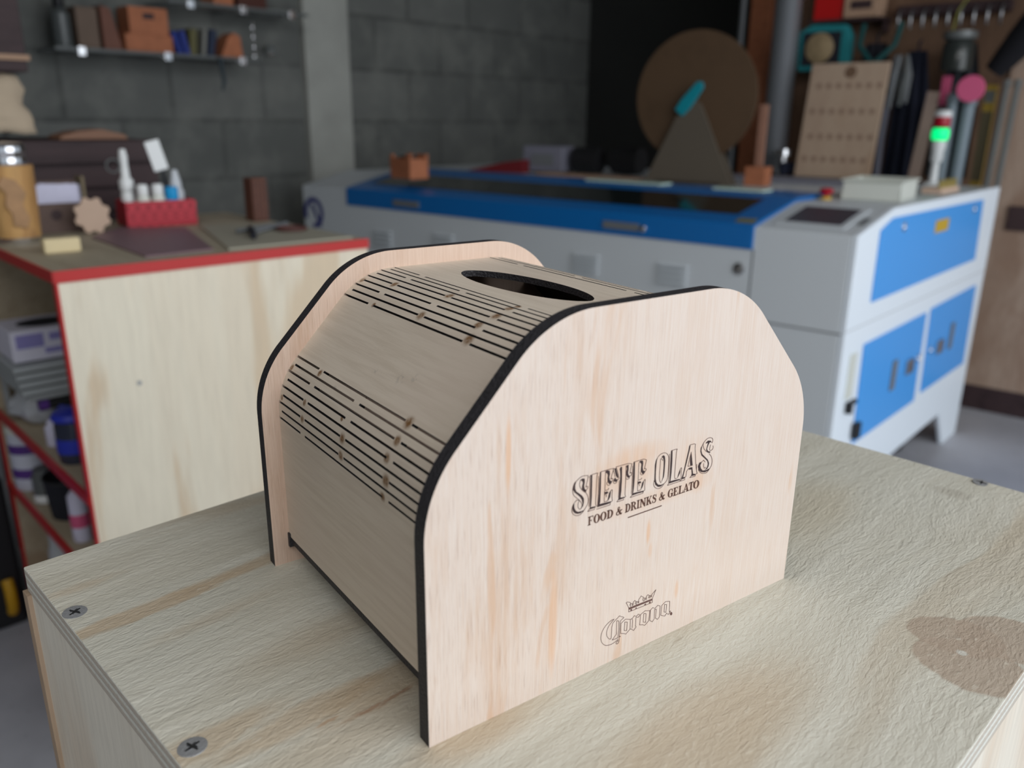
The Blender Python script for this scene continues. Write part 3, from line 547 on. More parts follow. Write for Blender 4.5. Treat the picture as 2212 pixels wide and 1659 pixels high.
GL = {
 'F': [rc(.16, .42, 0, 1), rc(.02, .56, 0, .07), rc(.02, .96, .92, 1), [(.86, 1), (.96, 1), (.98, .68)], rc(.42, .68, .46, .54), [(.66, .64), (.72, .34), (.60, .5)]],
 'O': ring(.5, .5, .5, .52, .27, .06),
 'D': [rc(.12, .38, 0, 1), rc(0, .5, 0, .07), rc(0, .5, .93, 1)]+ring(.42, .5, .56, .5, .26, .07, -90, 90, 16),
 'R': [rc(.12, .36, 0, 1), rc(0, .48, 0, .07), rc(0, .45, .93, 1), [(.42, .52), (.66, .50), (1.0, .0), (.74, .0)]]+ring(.40, .73, .44, .27, .23, .07, -90, 90, 12),
 'I': [rc(.30, .70, 0, 1), rc(.05, .95, 0, .07), rc(.05, .95, .93, 1)],
 'N': [rc(.12, .22, 0, 1), rc(0, .34, 0, .07), [(.02, 1), (.32, 1), (.86, .22), (.86, -.04), (.78, -.04)], rc(.78, .88, 0, 1), rc(.66, 1.0, .93, 1)],
 'K': [rc(.12, .36, 0, 1), rc(0, .48, 0, .07), rc(0, .48, .93, 1), [(.36, .42), (.80, .95), (.90, .95), (.44, .38)], rc(.66, 1, .93, 1), [(.42, .56), (.56, .66), (1.02, 0), (.68, 0)]],
 'S': thick([(.84, .70), (.80, .88), (.58, .97), (.34, .94), (.18, .80), (.24, .66), (.50, .54), (.76, .42), (.86, .26), (.74, .08), (.46, .02), (.20, .08), (.12, .32)], [.05, .06, .07, .12, .2, .24, .25, .25, .2, .12, .06, .07, .05])+[[(.84, .66), (.92, .66), (.90, 1.0), (.82, .9)], [(.08, 0), (.16, .1), (.14, .34), (.06, .34)]],
 '&': thick([(.92, .52), (.78, .50), (.70, .30), (.52, .08), (.28, .02), (.08, .14), (.10, .36), (.36, .54), (.54, .70), (.56, .88), (.42, .97), (.28, .86), (.32, .66), (.56, .32), (.78, .06), (1.0, .14)], [.05, .07, .06, .07, .08, .14, .12, .07, .07, .08, .06, .10, .2, .24, .2, .05])+[rc(.62, 1.0, .50, .57)],
 'G': ring(.52, .5, .50, .52, .27, .06, 55, 305, 18)+[[(.78, .62), (.88, .62), (.86, 1.0), (.76, .90)], rc(.68, .92, .04, .44), rc(.56, 1.0, .40, .47)],
 'E': [rc(.14, .40, 0, 1), rc(0, .92, 0, .08), rc(0, .88, .92, 1), rc(.40, .64, .47, .54), [(.80, 1), (.88, 1), (.90, .70)], [(.82, 0), (.92, 0), (.98, .32)], [(.60, .68), (.68, .34), (.58, .5)]],
 'L': [rc(.16, .44, 0, 1), rc(0, .58, .93, 1), rc(0, .96, 0, .08), [(.84, 0), (.96, 0), (1.0, .36)]],
 'A': [[(.44, 1.02), (.56, 1.02), (.98, .0), (.66, .0)], [(.44, 1.0), (.52, .90), (.18, 0), (.09, 0)], rc(.24, .66, .28, .35), rc(-.02, .32, 0, .07), rc(.54, 1.06, 0, .07)],
 'T': [rc(.36, .64, 0, 1), rc(.2, .8, 0, .07), rc(.02, .98, .92, 1), [(.02, 1), (.10, 1), (.0, .66)], [(.90, 1), (.98, 1), (1.0, .66)]],
}
mb = MB(); base = 67.0; H = 3.62
for ch, x0, x1 in [('F', 70.55, 73.3), ('O', 73.45, 76.55), ('O', 76.75, 79.95), ('D', 80.15, 83.4), ('&', 84.95, 88.1), ('D', 89.7, 92.5), ('R', 92.65, 95.75), ('I', 95.85, 97.4), ('N', 97.55, 100.9), ('K', 101.0, 104.1), ('S', 104.35, 106.75), ('&', 108.3, 111.5), ('G', 113.1, 116.3), ('E', 116.4, 119.2), ('L', 119.4, 122.2), ('A', 122.2, 125.5), ('T', 125.5, 128.2), ('O', 128.2, 131.7)]:
    z0 = base-.12*((x0-70)/60)
    for q in GL[ch]: poly(mb, [(x0+a*(x1-x0), z0+b*H) for a, b in q], -.00012-.00001*(ord(ch) % 5))
mb.build('engraved_subtitle', M_ink2, fp, fix=False)
mb = MB(); poly(mb, [(91.45, 64.2), (110.1, 64.2), (110.1, 64.6), (91.45, 64.6)]); mb.build('engraved_rule', M_ink2, fp, fix=False)
# ---------------------------------------------------------------- laser cutting machine
# local frame: x = depth along V, y = towards the block wall; p(n, m) gives the slightly skewed plan
CS, SN = math.cos(math.radians(2.5)), math.sin(math.radians(2.5))
def pl(n, mm): return (mm-SN*n, CS*n)
mach = empty('laser_cutter', (N0.x, N0.y, FLOOR), a12, 'large grey laser cutting machine with blue lid frame and blue end doors', 'machine')
ZF = -FLOOR
LEN = 2.15
def sweep(mb, prof, n0, n1, mi=0):
    A = [(*pl(n0, a), z+ZF) for a, z in prof]; B = [(*pl(n1, a), z+ZF) for a, z in prof]; k = len(prof)
    mb.add(A+B, [(i, (i+1) % k, k+(i+1) % k, k+i) for i in range(k)], mi)
    tri = geometry.tessellate_polygon([[Vector((a, z, 0)) for a, z in prof]])
    mb.add(A+B, [tuple(t) for t in tri]+[tuple(k+i for i in t[::-1]) for t in tri], mi); return mb
body = [(0, -.77), (0, -.048), (.229, .001), (1.262, .001), (1.262, -.77)]
sweep(MB(), body, .003, LEN).build('body', M_grey, mach, bevel=.004)
# white end cap with feet, seen on the right
cap = [(0, -.80), (.01, -.80), (.01, -.79), (.56, -.77), (.99, -.75), (1.10, -.875), (1.262, -.875), (1.262, .001), (.229, .001), (0, -.048)]
def side_plate(mb, poly_, y0, y1, mi=0):
    P = [(a, z+ZF) for a, z in poly_]; return mb.prism(P, y0, y1, 'y', mi)
side_plate(MB(), [(0, -.90), (.16, -.90), (.20, -.77), (.99, -.755), (1.10, -.90), (1.262, -.90), (1.262, .004), (.229, .004), (0, -.046)], -.012, .003).build('end_panel', M_greyw, mach, bevel=.003)
for mm in (.05, 1.15): sweep(MB(), [(mm-.05, -.9), (mm+.11, -.9), (mm+.11, -.77), (mm-.05, -.77)], LEN-.12, LEN-.01).build('leg', M_grey, mach)
for nn, mm in ((.09, .30), (.09, .93), (1.95, .3), (1.95, .93)):
    x, y = pl(nn, mm); w_ = MB().lathe([(.035, -.014), (.037, -.008), (.037, .008), (.035, .014)], 20, M=T(x, y, ZF-.863) @ Matrix.Rotation(PI/2, 4, 'X')); w_.box(x-.012, x+.012, y-.02, y+.02, ZF-.83, ZF-.77)
    w_.build('caster', M_black, mach)
def plate(name, P, th, mat, bev=.002, d=0):
    return side_plate(MB(), P, -.012-th-d, -.0125-d).build(name, mat, mach, bevel=bev)
plate('access_panel', [(.140, -.228), (.137, -.045), (.218, -.020), (1.06, -.026), (1.085, -.225)], .004, M_blue)
d1 = plate('cabinet_door', [(.134, -.338), (.636, -.334), (.650, -.620), (.150, -.620)], .005, M_blue)
d2 = plate('cabinet_door', [(.680, -.330), (1.160, -.323), (1.178, -.609), (.712, -.609)], .005, M_blue)
for par, mm, z in ((d1, .40, -.48), (d2, .943, -.463)):
    MB().box(mm-.018, mm+.018, -.0215, -.0172, ZF+z-.045, ZF+z+.045).build('recessed_handle', M_seam, par, bevel=.002)
for par, mm, z in ((d1, .532, -.481), (d2, .817, -.475)):
    MB().box(mm-.028, mm+.028, -.026, -.0172, ZF+z-.022, ZF+z+.022).build('latch', M_steel, par, bevel=.003)
for par, mm, z in ((mach, .297, -.049), (mach, .955, -.049), (d1, .617, -.473), (d2, .733, -.47)):
    MB().lathe([(.013, 0), (.013, .003), (.009, .004), (.008, .0015), (.0001, .0015)], 20, M=T(mm, -.0162, ZF+z) @ Matrix.Rotation(PI/2, 4, 'X')).build('lock', M_chrome, par, smooth=True)
MB().box(.575, .70, -.0175, -.0162, ZF-.092, ZF-.056).build('warning_sticker', M_yellow, mach)
MB().box(.050, .092, -.016, -.0122, ZF-.47, ZF-.35).build('vent_strip', M_offwhite, mach)
MB().box(.062, .076, -.03, -.0122, ZF-.51, ZF-.48).box(.075, .12, -.024, -.0122, ZF-.492, ZF-.482).build('cable_clip', M_black, mach, bevel=.002)
MB().box(.13, .16, -.03, -.017, ZF-.60, ZF-.555).build('cable_clip', M_black, mach, bevel=.002)
sweep(MB(), [(-.0012, -.292), (-.0012, -.288), (.001, -.288), (.001, -.292)], .0, LEN-.02).build('front_seam', M_seam, mach)
sweep(MB(), [(-.0010, -.77), (-.0010, -.105), (.001, -.105), (.001, -.77)], .246, .250).build('front_seam', M_seam, mach)
MB().box(.0, 1.26, -.0126, -.0119, ZF-.284, ZF-.280).build('side_seam', M_grey, mach)
# lid: blue front strip, sloping frame with a smoked window
lidp = [(-.006, -.106), (-.006, -.043), (.045, -.030), (.25, .012), (.42, .014), (.42, -.02), (.25, -.05), (.02, -.106)]
lid = sweep(MB(), lidp, .250, 1.875).build('lid', M_blued, mach, bevel=.003)
sweep(MB(), [(.060, -.0262), (.208, .0042), (.208, .0052), (.060, -.0252)], .33, 1.80).build('lid_window', M_glassd, lid)
for a, b in ((.59, .71), (1.48, 1.61)):
    sweep(MB(), [(-.011, -.090), (-.011, -.068), (-.0062, -.068), (-.0062, -.090)], a, b).build('lid_handle', M_seam, lid, bevel=.002)
x, y = pl(.575, -.0065); MB().lathe([(.010, 0), (.010, .006), (.0075, .008), (.0001, .008)], 18, M=T(x, y, ZF-.08) @ Matrix.Rotation(-PI/2, 4, 'Y')).build('lid_lock', M_chrome, lid, smooth=True)
sweep(MB(), [(.006, -.0398), (.034, -.0325), (.034, -.0315), (.006, -.0388)], .26, .31).build('yellow_label', flat('olive_label', (.18, .17, .06), .6), lid)
x, y = pl(.282, 0); MB().lathe([(.016, 0), (.016, .005), (.010, .008), (.0001, .008)], 20, M=T(x, y, ZF-.159) @ Matrix.Rotation(-PI/2, 4, 'Y')).build('body_lock', M_steel, mach, smooth=True)
for nc, zc in ((.476, -.199), (.770, -.203), (1.366, -.20), (1.677, -.215)):
    v = MB()
    for k in range(4): sweep(v, [(-.014, zc-.024+k*.016), (-.0005, zc-.016+k*.016), (.001, zc-.024+k*.016)], nc-.045, nc+.045)
    v.build('vent_louvre', M_grey, mach)
# control panel on the near slope
def slopez(mm): return -.048+.049/.229*mm
def sl(mb, n0, n1, m0, m1, h0, h1):
    q = [(m0, slopez(m0)+h0), (m1, slopez(m1)+h0), (m1, slopez(m1)+h1), (m0, slopez(m0)+h1)]; return sweep(mb, q, n0, n1)
sl(MB(), .038, .215, .035, .205, .0005, .004).build('control_frame', M_grey, mach, bevel=.002)
sl(MB(), .055, .200, .056, .186, .0038, .0052).build('control_screen', M_lcd, mach)
sl(MB(), .010, .026, .08, .13, .0005, .003).build('usb_plate', M_seam, mach)
# ring logo at the far end of the front
M_logo = flat('violet_blue_print', (.03, .035, .20), .5)
g_ = MB()
cn, cz = 2.085, -.150
for k in range(22):
    a0, a1 = PI*1.7*k/22-.5, PI*1.7*(k+1)/22-.5
    q = [(cn+.062*math.cos(a0), cz+.060*math.sin(a0)), (cn+.062*math.cos(a1), cz+.060*math.sin(a1)), (cn+.040*math.cos(a1), cz+.042*math.sin(a1)), (cn+.040*math.cos(a0), cz+.042*math.sin(a0))]
    g_.add([(*pl(n_, -.0015), z_+ZF) for n_, z_ in q], [(0, 1, 2, 3)])
q = [(cn-.05, cz-.055), (cn-.035, cz-.055), (cn+.02, cz+.03), (cn+.0, cz+.035)]
g_.add([(*pl(n_, -.0016), z_+ZF) for n_, z_ in q], [(0, 1, 2, 3)])
g_.build('printed_logo', M_logo, mach, fix=False)
# emergency stop, signal tower
x, y = pl(.224, .365)
e = MB().lathe([(.016, 0), (.016, .008), (.0001, .008)], 20, M=T(x, y, ZF+.001)).build('emergency_stop', M_yellow, mach, smooth=True)
MB().lathe([(.008, .008), (.008, .014), (.018, .018), (.0195, .026), (.015, .031), (.0001, .033)], 24, M=T(x, y, ZF+.001)).build('red_button', M_redlens, e, smooth=True)
x, y = pl(.192, 1.215)
bt_ = MB().lathe([(.034, 0), (.034, .006), (.014, .012), (.012, .075), (.020, .085), (.020, .118), (.023, .125), (.023, .150)], 24, M=T(x, y, ZF+.001)).build('signal_tower', M_white, mach, smooth=True)
MB().lathe([(.024, .152), (.027, .160), (.028, .172), (.027, .184), (.024, .192)], 24, M=T(x, y, ZF+.001)).build('green_lamp', M_greenlit, bt_, smooth=True)['label'] = 'green lamp that is lit'
MB().lathe([(.026, .196), (.027, .200), (.027, .226), (.026, .230)], 24, M=T(x, y, ZF+.001)).build('red_lamp', M_redlens, bt_, smooth=True)
MB().lathe([(.027, .230), (.028, .234), (.027, .246), (.018, .252), (.0001, .253)], 24, M=T(x, y, ZF+.001)).build('lamp_cap', M_white, bt_, smooth=True)

# ---------------------------------------------------------------- things on the laser cutter
MT = .0015   # height of its top
def P3(n, mm, z=MT): return W(n, mm, z)
# prize wheel on a triangular stand
wz = .285-MT
def face_rot(az): return math.radians(az)   # local +x looks to azimuth az
t = empty('prize_wheel', P3(.795, .60), face_rot(202), 'round brown wooden wheel with turquoise pointer on a triangular stand', 'wheel')
MB().prism([(.211*math.cos(2*PI*k/64), wz+.211*math.sin(2*PI*k/64)) for k in range(64)], -.012, .0, 'x').build('wheel_disc', M_disc, t, bevel=.001)
MB().prism([(-.158, 0), (.158, 0), (.045, .235), (.03, .262), (.012, .272), (-.012, .272), (-.03, .262), (-.045, .235)], .012, .024, 'x').build('stand_board', M_mdf, t, bevel=.001)
MB().prism([(-.158, 0), (.158, 0), (.045, .235), (-.045, .235)], -.036, -.024, 'x').box(-.04, .024, -.12, .12, 0, .012).build('rear_stand', M_mdf, t)
MB().lathe([(.012, -.03), (.012, .03)], 16, M=T(0, 0, wz) @ Matrix.Rotation(PI/2, 4, 'Y')).build('axle', M_steel, t)
ptr = MB().prism([(-.018, -.040), (.018, -.040), (.022, .0), (.016, .075), (0, .086), (-.016, .075), (-.022, .0)], .026, .034, 'x').build('pointer', M_cyan, t, bevel=.004)
ptr.location = (0, -.018, wz-.020); ptr.rotation_euler = (math.radians(-38), 0, 0)
# wooden post holder
t = empty('post_holder', P3(.602, .716), face_rot(200), 'slim reddish wooden post standing in a square block beside the wheel', 'holder')
MB().box(-.035, .035, -.036, .036, 0, .062).build('block', M_terra, t, bevel=.002); MB().box(-.01, .01, -.013, .013, .062, .262).build('post', flat('reddish_post', (.30, .15, .10), .7, var=.15, vscale=12), t, bevel=.002)
# square block with notched top
t = empty('notched_wood_box', P3(1.611, .072), face_rot(186), 'small terracotta-coloured wooden box with notched top on the far end of the machine', 'box')
MB().box(-.04, .04, -.062, .062, 0, .070).box(-.04, -.03, -.062, -.03, .07, .086).box(.03, .04, -.062, -.045, .07, .084).box(.03, .04, .03, .062, .07, .084).box(-.04, -.03, .0, .062, .07, .086).build('box_body', M_terra, t, bevel=.002)
MB().box(-.02, .02, -.03, .02, .07, .078).build('dark_filling', M_black, t)
# projector-like unit and dark roll
t = empty('white_power_unit', P3(1.52, .742), face_rot(205), 'grey-white electrical unit with vents at the back of the machine', 'device')
MB().box(-.06, .06, -.09, .09, 0.006, .105).build('housing', flat('dull_white_case', (.20, .20, .25), .5), t, bevel=.006); MB().box(.0602, .063, -.05, .05, .03, .075).build('dark_label', M_seam, t); MB().box(-.05, .05, -.08, .08, 0, .006).build('foot_plate', M_black, t)
o = MB().lathe([(.0001, -.06), (.028, -.06), (.05, -.055), (.052, 0), (.05, .055), (.028, .06), (.0001, .06)], 28, M=T(0, 0, .052) @ Matrix.Rotation(PI/2, 4, 'X'), cap=False).build('black_hose_roll', M_black, None, smooth=True)
o.location = P3(1.36, .79); o.rotation_euler = (0, 0, math.radians(20)); tag(o, 'black rolled hose lying against the grey-white electrical unit', 'roll')
o = MB().lathe([(.0001, -.06), (.05, -.06), (.055, 0), (.05, .06), (.0001, .06)], 28, M=T(0, 0, .055) @ Matrix.Rotation(PI/2, 4, 'X'), cap=False).build('black_motor', M_black, None, smooth=True)
o.location = P3(1.20, .83); o.rotation_euler = (0, 0, math.radians(15)); tag(o, 'black round motor in the dark corner left of the wheel', 'motor')
o = MB().prism([(-.13, 0), (.14, 0), (.14, .052), (.05, .04)], -.03, .03, 'x').build('dark_red_wedge', flat('dark_red_card', (.16, .008, .012), .7), None, bevel=.001)
o.location = P3(1.68, .60); o.rotation_euler = (0, 0, math.radians(205)); tag(o, 'dark red sloping wedge lying behind the blue lid', 'wedge')
o = MB().box(-.05, .05, -.23, .23, 0, .008).build('wood_strip', M_cardb, None); o.location = P3(1.22, .62); o.rotation_euler = (0, 0, a104-PI/2); tag(o, 'thin brown wooden strip lying behind the lid', 'strip')
# pale green acrylic sheets lying on the lid frame
for (n_, m_, L_, wd, lab) in ((.865, .335, .29, .07, 'pale green acrylic sheet lying on the lid, left of the wheel stand'), (.46, .33, .16, .07, 'short pale green acrylic sheet lying on the lid near the control end')):
    o = MB().box(-wd/2, wd/2, -L_/2, L_/2, 0, .006).build('acrylic_sheet', M_pgreen, None, bevel=.001); o.location = W(n_, m_, .0142); o.rotation_euler = (0, 0, a104-PI/2); tag(o, lab, 'sheet', 'pale green acrylic sheets on the lid')
# off-white tray
t = empty('plastic_tray', P3(.125, .50), a12+.10, 'off-white rectangular plastic tray on the near corner of the machine', 'tray')
b_ = MB(); hw, hd, hh = .078, .094, .052
b_.box(-hd, hd, -hw, hw, 0, .004); b_.box(-hd, -hd+.004, -hw, hw, .004, hh); b_.box(hd-.004, hd, -hw, hw, .004, hh); b_.box(-hd+.004, hd-.004, -hw, -hw+.004, .004, hh); b_.box(-hd+.004, hd-.004, hw-.004, hw, .004, hh)
b_.build('tray_body', M_offwhite, t, bevel=.002)
r_ = MB(); 
r_.box(-hd-.006, hd+.006, -hw-.006, -hw+.001, hh, hh+.005).box(-hd-.006, hd+.006, hw-.001, hw+.006, hh, hh+.005).box(-hd-.006, -hd+.001, -hw+.001, hw-.001, hh, hh+.005).box(hd-.001, hd+.006, -hw+.001, hw-.001, hh, hh+.005).build('tray_rim', M_offwhite, t, bevel=.001)
# rack of small bits
t = empty('bit_rack', P3(.070, .88), a12, 'pinkish wooden rack of small brass bits beside the signal tower', 'rack')
MB().box(-.09, .09, -.03, .03, 0, .018).build('rack_block', flat('pinkish_wood', (.62, .45, .34), .7), t, bevel=.002)
for k in range(10): 
    o = MB().lathe([(.004, .018), (.004, .032), (.0055, .034), (.0001, .044)], 10, M=T(-.081+k*.018, -.018, 0)).build('bit', flat('brass_bit', (.45, .36, .12), .4, .6) if k == 0 else bpy.data.materials['brass_bit'], t, smooth=True)
# leaning drilled board
t = empty('drilled_board', P3(.60, 1.30), a104-PI/2, 'pale wooden board with rows of shallow drilled holes leaning at the back of the machine', 'board')
th_ = math.radians(9)
bm_ = MB().box(0, .012, -.160, .135, 0, .430, M=Matrix.Rotation(th_, 4, 'Y')).build('board', M_calply, t, bevel=.004)
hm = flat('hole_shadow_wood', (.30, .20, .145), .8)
for r_i, zz in enumerate((.345, .25, .155, .07)):
    for k in range(7): MB().lathe([(.0105, 0), (.0105, .0012), (.008, .0005), (.0001, .0003)], 14, M=Matrix.Rotation(th_, 4, 'Y') @ T(-.0005, -.135+k*.038+(.01 if r_i % 2 else 0), zz) @ Matrix.Rotation(-PI/2, 4, 'Y')).build('drilled_hole', hm, bm_)
MB().lathe([(.022, 0), (.022, .001), (.0001, .001)], 20, M=Matrix.Rotation(th_, 4, 'Y') @ T(-.0005, -.02, .395) @ Matrix.Rotation(-PI/2, 4, 'Y')).build('burnt_emblem', flat('burnt_mark', (.17, .10, .06), .8), bm_)
# chrome fitting and blue clamp behind the post
t = empty('chrome_fitting', P3(.815, 1.36), 0, 'shiny chrome pipe fitting behind the slim wooden post', 'fitting')
MB().lathe([(.03, 0), (.03, .03), (.022, .035), (.022, .07), (.036, .075), (.036, .10), (.0001, .102)], 24).build('fitting_body', M_chrome, t, smooth=True); MB().box(-.05, .05, -.045, -.025, 0, .05).build('navy_base', M_navy, t, bevel=.004)
# loose grey bars at the rear of the machine top
for i in range(3):
    o = MB().box(-.012, .012, -.42, .42, 0, .012).build('steel_bar', flat('dull_bar', (.20, .20, .24), .5) if i == 0 else bpy.data.materials['dull_bar'], None, bevel=.001)
    o.location = W(.62, .90+i*.07, MT); o.rotation_euler = (0, 0, a104-PI/2); tag(o, ('nearest', 'middle', 'farthest')[i]+' of the three dull steel bars lying on the machine top by the drilled board', 'bar', 'steel bars on the machine')

# ---------------------------------------------------------------- tool wall things
arot = a104-PI/2      # local x points away from the room, local y along U
def tw(name, n, mm, z, label, cat, group=None): return empty(name, W(n, mm, z), arot, label, cat, group)
o = MB().lathe([(.052+.0035*math.cos(i*PI), i*.011) for i in range(0, 156)], 28).build('flexible_duct', flat('duct_aluminium', (.42, .44, .47), .42, .75), None, smooth=True)
o.location = W(.902, 1.46, .012); tag(o, 'ribbed silver flexible duct running up behind the machine', 'duct')
o = MB().lathe([(.014, -.9), (.014, 1.75)], 16).build('steel_pipe', flat('dull_pipe', (.16, .17, .18), .5, .5), None, smooth=True); o.location = W(1.17, 1.60, 0); tag(o, 'thin dull steel pipe in the dark corner beside the wooden post', 'pipe')
t = tw('red_box', .767, 1.57, .598, 'bright red box high on the tool wall', 'box'); MB().box(-.05, .045, -.056, .056, 0, .17).build('box_body', flat('bright_red', (.50, .004, .004), .5), t, bevel=.002); MB().box(-.055, .05, -.06, .06, .17, .19).build('lid', bpy.data.materials['bright_red'], t)
t = tw('wooden_crate', .635, 1.56, .600, 'light brown wooden crate beside the red box on the tool wall', 'crate'); MB().box(-.05, .05, -.066, .066, 0, .085).build('crate_body', M_cardb, t, bevel=.003); MB().box(-.052, -.05, -.04, .04, .03, .06).build('slot', M_brownd, t)
t = tw('tool_shelf', .70, 1.56, .587, 'narrow dark shelf holding the red box and the crate', 'shelf'); MB().box(-.06, .055, -.155, .135, 0, .010).build('board', M_brownd, t); MB().box(.0, .055, -.15, -.14, -.04, 0).build('bracket', M_brownd, t); MB().box(.0, .055, .12, .13, -.04, 0).build('bracket', M_brownd, t)
t = tw('teal_pouch', .750, 1.50, .405, 'teal square pouch with a round tan emblem hanging above the drilled board', 'pouch')
MB().prism([(-.105, 0), (.10, 0), (.105, .15), (.06, .175), (-.08, .17), (-.105, .13)], -.02, .03, 'x').build('pouch_body', M_teal, t, bevel=.008)
MB().prism([(-.068, .02), (.085, .02), (.085, .145), (-.068, .145)], -.024, -.021, 'x').build('dark_window', M_dark, t, bevel=.002)
MB().lathe([(.055, 0), (.057, .006), (.040, .012), (.0001, .014)], 28, M=T(-.026, .012, .085) @ Matrix.Rotation(-PI/2, 4, 'Y')).build('round_emblem', flat('tan_emblem', (.30, .22, .12), .6, var=.4, vscale=40), t, smooth=True)
# hook rail
t = tw('hook_rail', .335, 1.56, .585, 'long dark rail of small steel hooks along the tool wall', 'rail')
MB().box(0, .05, -.21, .18, .012, .05).build('rail', M_brownd, t, bevel=.002)
for k in range(9):
    y = -.19+k*.0435; MB().tube([(0, y, .03), (-.02, y, .03), (-.034, y, .015), (-.034, y, -.025), (-.028, y, -.035)], .004, 8).build('hook', M_steel, t, smooth=True)
def hang(name, n, mm, ztop, L, wd, mat, label, cat, wav=.012, taper=1.15, seed=0, group=None):
    rr = random.Random(seed); t = tw(name, n, mm, ztop, label, cat, group); mb = MB(); nx, nz = 18, 14; ph = rr.random()*6
    vs = []
    for j in range(nz+1):
        f = j/nz; w_ = wd*(.55+.45*min(1, f*3))*(1+(taper-1)*f)
        for side in (-1, 1):
            for i in range(nx+1):
                u = i/nx-.5; vs.append((side*.010*(1-(2*u)**2)-.002*side+wav*math.sin(u*19+ph+f*1.4)*(.3+f), u*w_, -f*L))
    K = 2*(nx+1); F = []
    for j in range(nz):
        for i in range(nx):
            a = j*K+i; F.append((a, a+1, a+1+K, a+K)); a += nx+1; F.append((a+1, a, a+K, a+1+K))
        a = j*K; F.append((a, a+K, a+K+nx+1, a+nx+1)); a = j*K+nx; F.append((a+K, a, a+nx+1, a+K+nx+1))
    F.append(tuple(list(range(nx+1))+list(range(2*nx+1, nx, -1)))); F.append(tuple(nz*K+q for q in list(range(nx+1))+list(range(2*nx+1, nx, -1))))
    mb.add(vs, F); mb.build('cloth', mat, t, smooth=True)
    MB().tube([(-.0, 0, .0), (-.0, 0, .03), (.03, 0, .04)], .004, 8).build('hanging_loop', mat, t, smooth=True)
    return t
hang('work_apron', .550, 1.50, .50, .50, .14, M_dark, 'black work apron hanging right of the drilled board', 'apron', seed=1)
hang('work_apron', .405, 1.53, .47, .48, .115, M_navy, 'dark navy apron hanging between the black apron and the grey tubes', 'apron', seed=2)
hang('dark_jacket', .245, 1.55, .49, .48, .13, flat('charcoal_cloth', (.03, .034, .04), .9), 'charcoal jacket hanging behind the pink disc', 'jacket', seed=3)
for k, (n_, zb, zt, lab) in enumerate(((.462, .0, .31, 'slim grey-purple tube hanging between the two dark aprons'), )):
    o = MB().tube([(0, 0, zb), (.002, .004, (zb+zt)/2), (0, -.004, zt)], .014, 12).build('hanging_tube', flat('grey_purple', (.10, .10, .13), .5), None, smooth=True); o.location = W(n_, 1.43, 0); tag(o, lab, 'tube')
# teal lanyards (a V of straps)
t = tw('teal_lanyard', .535, 1.44, .42, 'dark teal lanyard hanging in a V beside the teal pouch', 'lanyard')
for s_ in (-1, 1): MB().tube([(.06, s_*.07, .15), (.02, s_*.065, .07), (0, 0, 0)], .010, 8).build('strap', flat('dark_teal', (.005, .07, .07), .6) if s_ < 0 else bpy.data.materials['dark_teal'], t, smooth=True)
MB().lathe([(.012, -.03), (.012, .0), (.006, .006)], 12).build('clip', M_steel, t, smooth=True)
# glass jar and shiny gadgets
t = tw('glass_canister', .235, 1.42, .39, 'clear glass canister with contents hanging above the pink disc', 'canister')
MB().lathe([(.05, 0), (.052, .02), (.052, .09), (.04, .11)], 28).build('canister_body', flat('smoky_glass', (.06, .07, .065), .2, trans=.5), t, smooth=True); MB().lathe([(.046, .002), (.047, .05), (.0001, .052)], 24).build('contents', flat('brown_contents', (.10, .07, .05), .8), t); MB().lathe([(.053, .105), (.056, .11), (.056, .13), (.0001, .135)], 28).build('canister_lid', flat('dull_lid', (.16, .17, .17), .4, .3), t, smooth=True)
MB().tube([(0, .03, .13), (0, .02, .2), (.03, 0, .25)], .003, 6).build('hanging_wire', flat('yellow_green_wire', (.25, .25, .06), .6), t)
t = tw('metal_whisk', .425, 1.43, .33, 'bundle of small shiny metal tools hanging from the rail', 'tool')
for k in range(5):
    a = k*1.3; MB().tube([(0, .02*math.cos(a), .12), (.02*math.sin(a), .035*math.cos(a), .05), (.01*math.sin(a), .03*math.cos(a+.4), -.03-.01*k)], [.006, .011, .008], 10).build('prong', M_frost if k % 2 else M_seam, t, smooth=True)
o = MB().lathe([(.0001, 0), (.042, 0), (.0455, .006), (.042, .012), (.0001, .012)], 36, M=Matrix.Rotation(-PI/2, 4, 'Y'), cap=False).build('pink_disc', M_pink, None, smooth=True)
o.location = W(.150, 1.33, .325); o.rotation_euler = (0, 0, math.radians(20)); tag(o, 'pink round disc hanging on the right of the tool wall', 'disc')
o = MB().box(-.006, .006, -.016, .016, -.075, .03).build('pink_strip', M_pink, None, bevel=.002); o.location = W(.262, 1.44, .345); o.rotation_euler = (0, 0, arot); tag(o, 'narrow dark pink strip hanging left of the pink disc', 'strip')
for k, (n_, r_, z1, z0, tl, lab) in enumerate(((.215, .018, .30, .004, .0, 'left one of two grey-blue plastic pipes behind the signal tower'), (.165, .022, .29, .004, .03, 'right one of two grey-blue plastic pipes behind the signal tower'))):
    o = MB().lathe([(r_, z0), (r_, z1), (r_+.004, z1+.002), (r_+.004, z1+.03), (r_*.7, z1+.032)], 20).build('plastic_pipe', flat('grey_blue_pipe', (.20, .25, .29), .45) if k == 0 else bpy.data.materials['grey_blue_pipe'], None, smooth=True)
    o.location = W(n_, 1.38, -.02); o.rotation_euler = (0, tl, 0); tag(o, lab, 'pipe', 'grey-blue pipes')
o = MB().box(-.008, .008, -.02, .02, .0, .33).build('pink_plank', flat('pinkish_plank', (.33, .24, .20), .8), None, bevel=.001); o.location = W(.315, 1.40, -.01); o.rotation_euler = (.08, 0, arot); tag(o, 'pinkish wooden plank leaning between aprons and grey-blue pipes', 'plank')
t = tw('yellow_level', .105, 1.42, -.02, 'yellow spirit level standing upright at the right end of the tool wall', 'level')
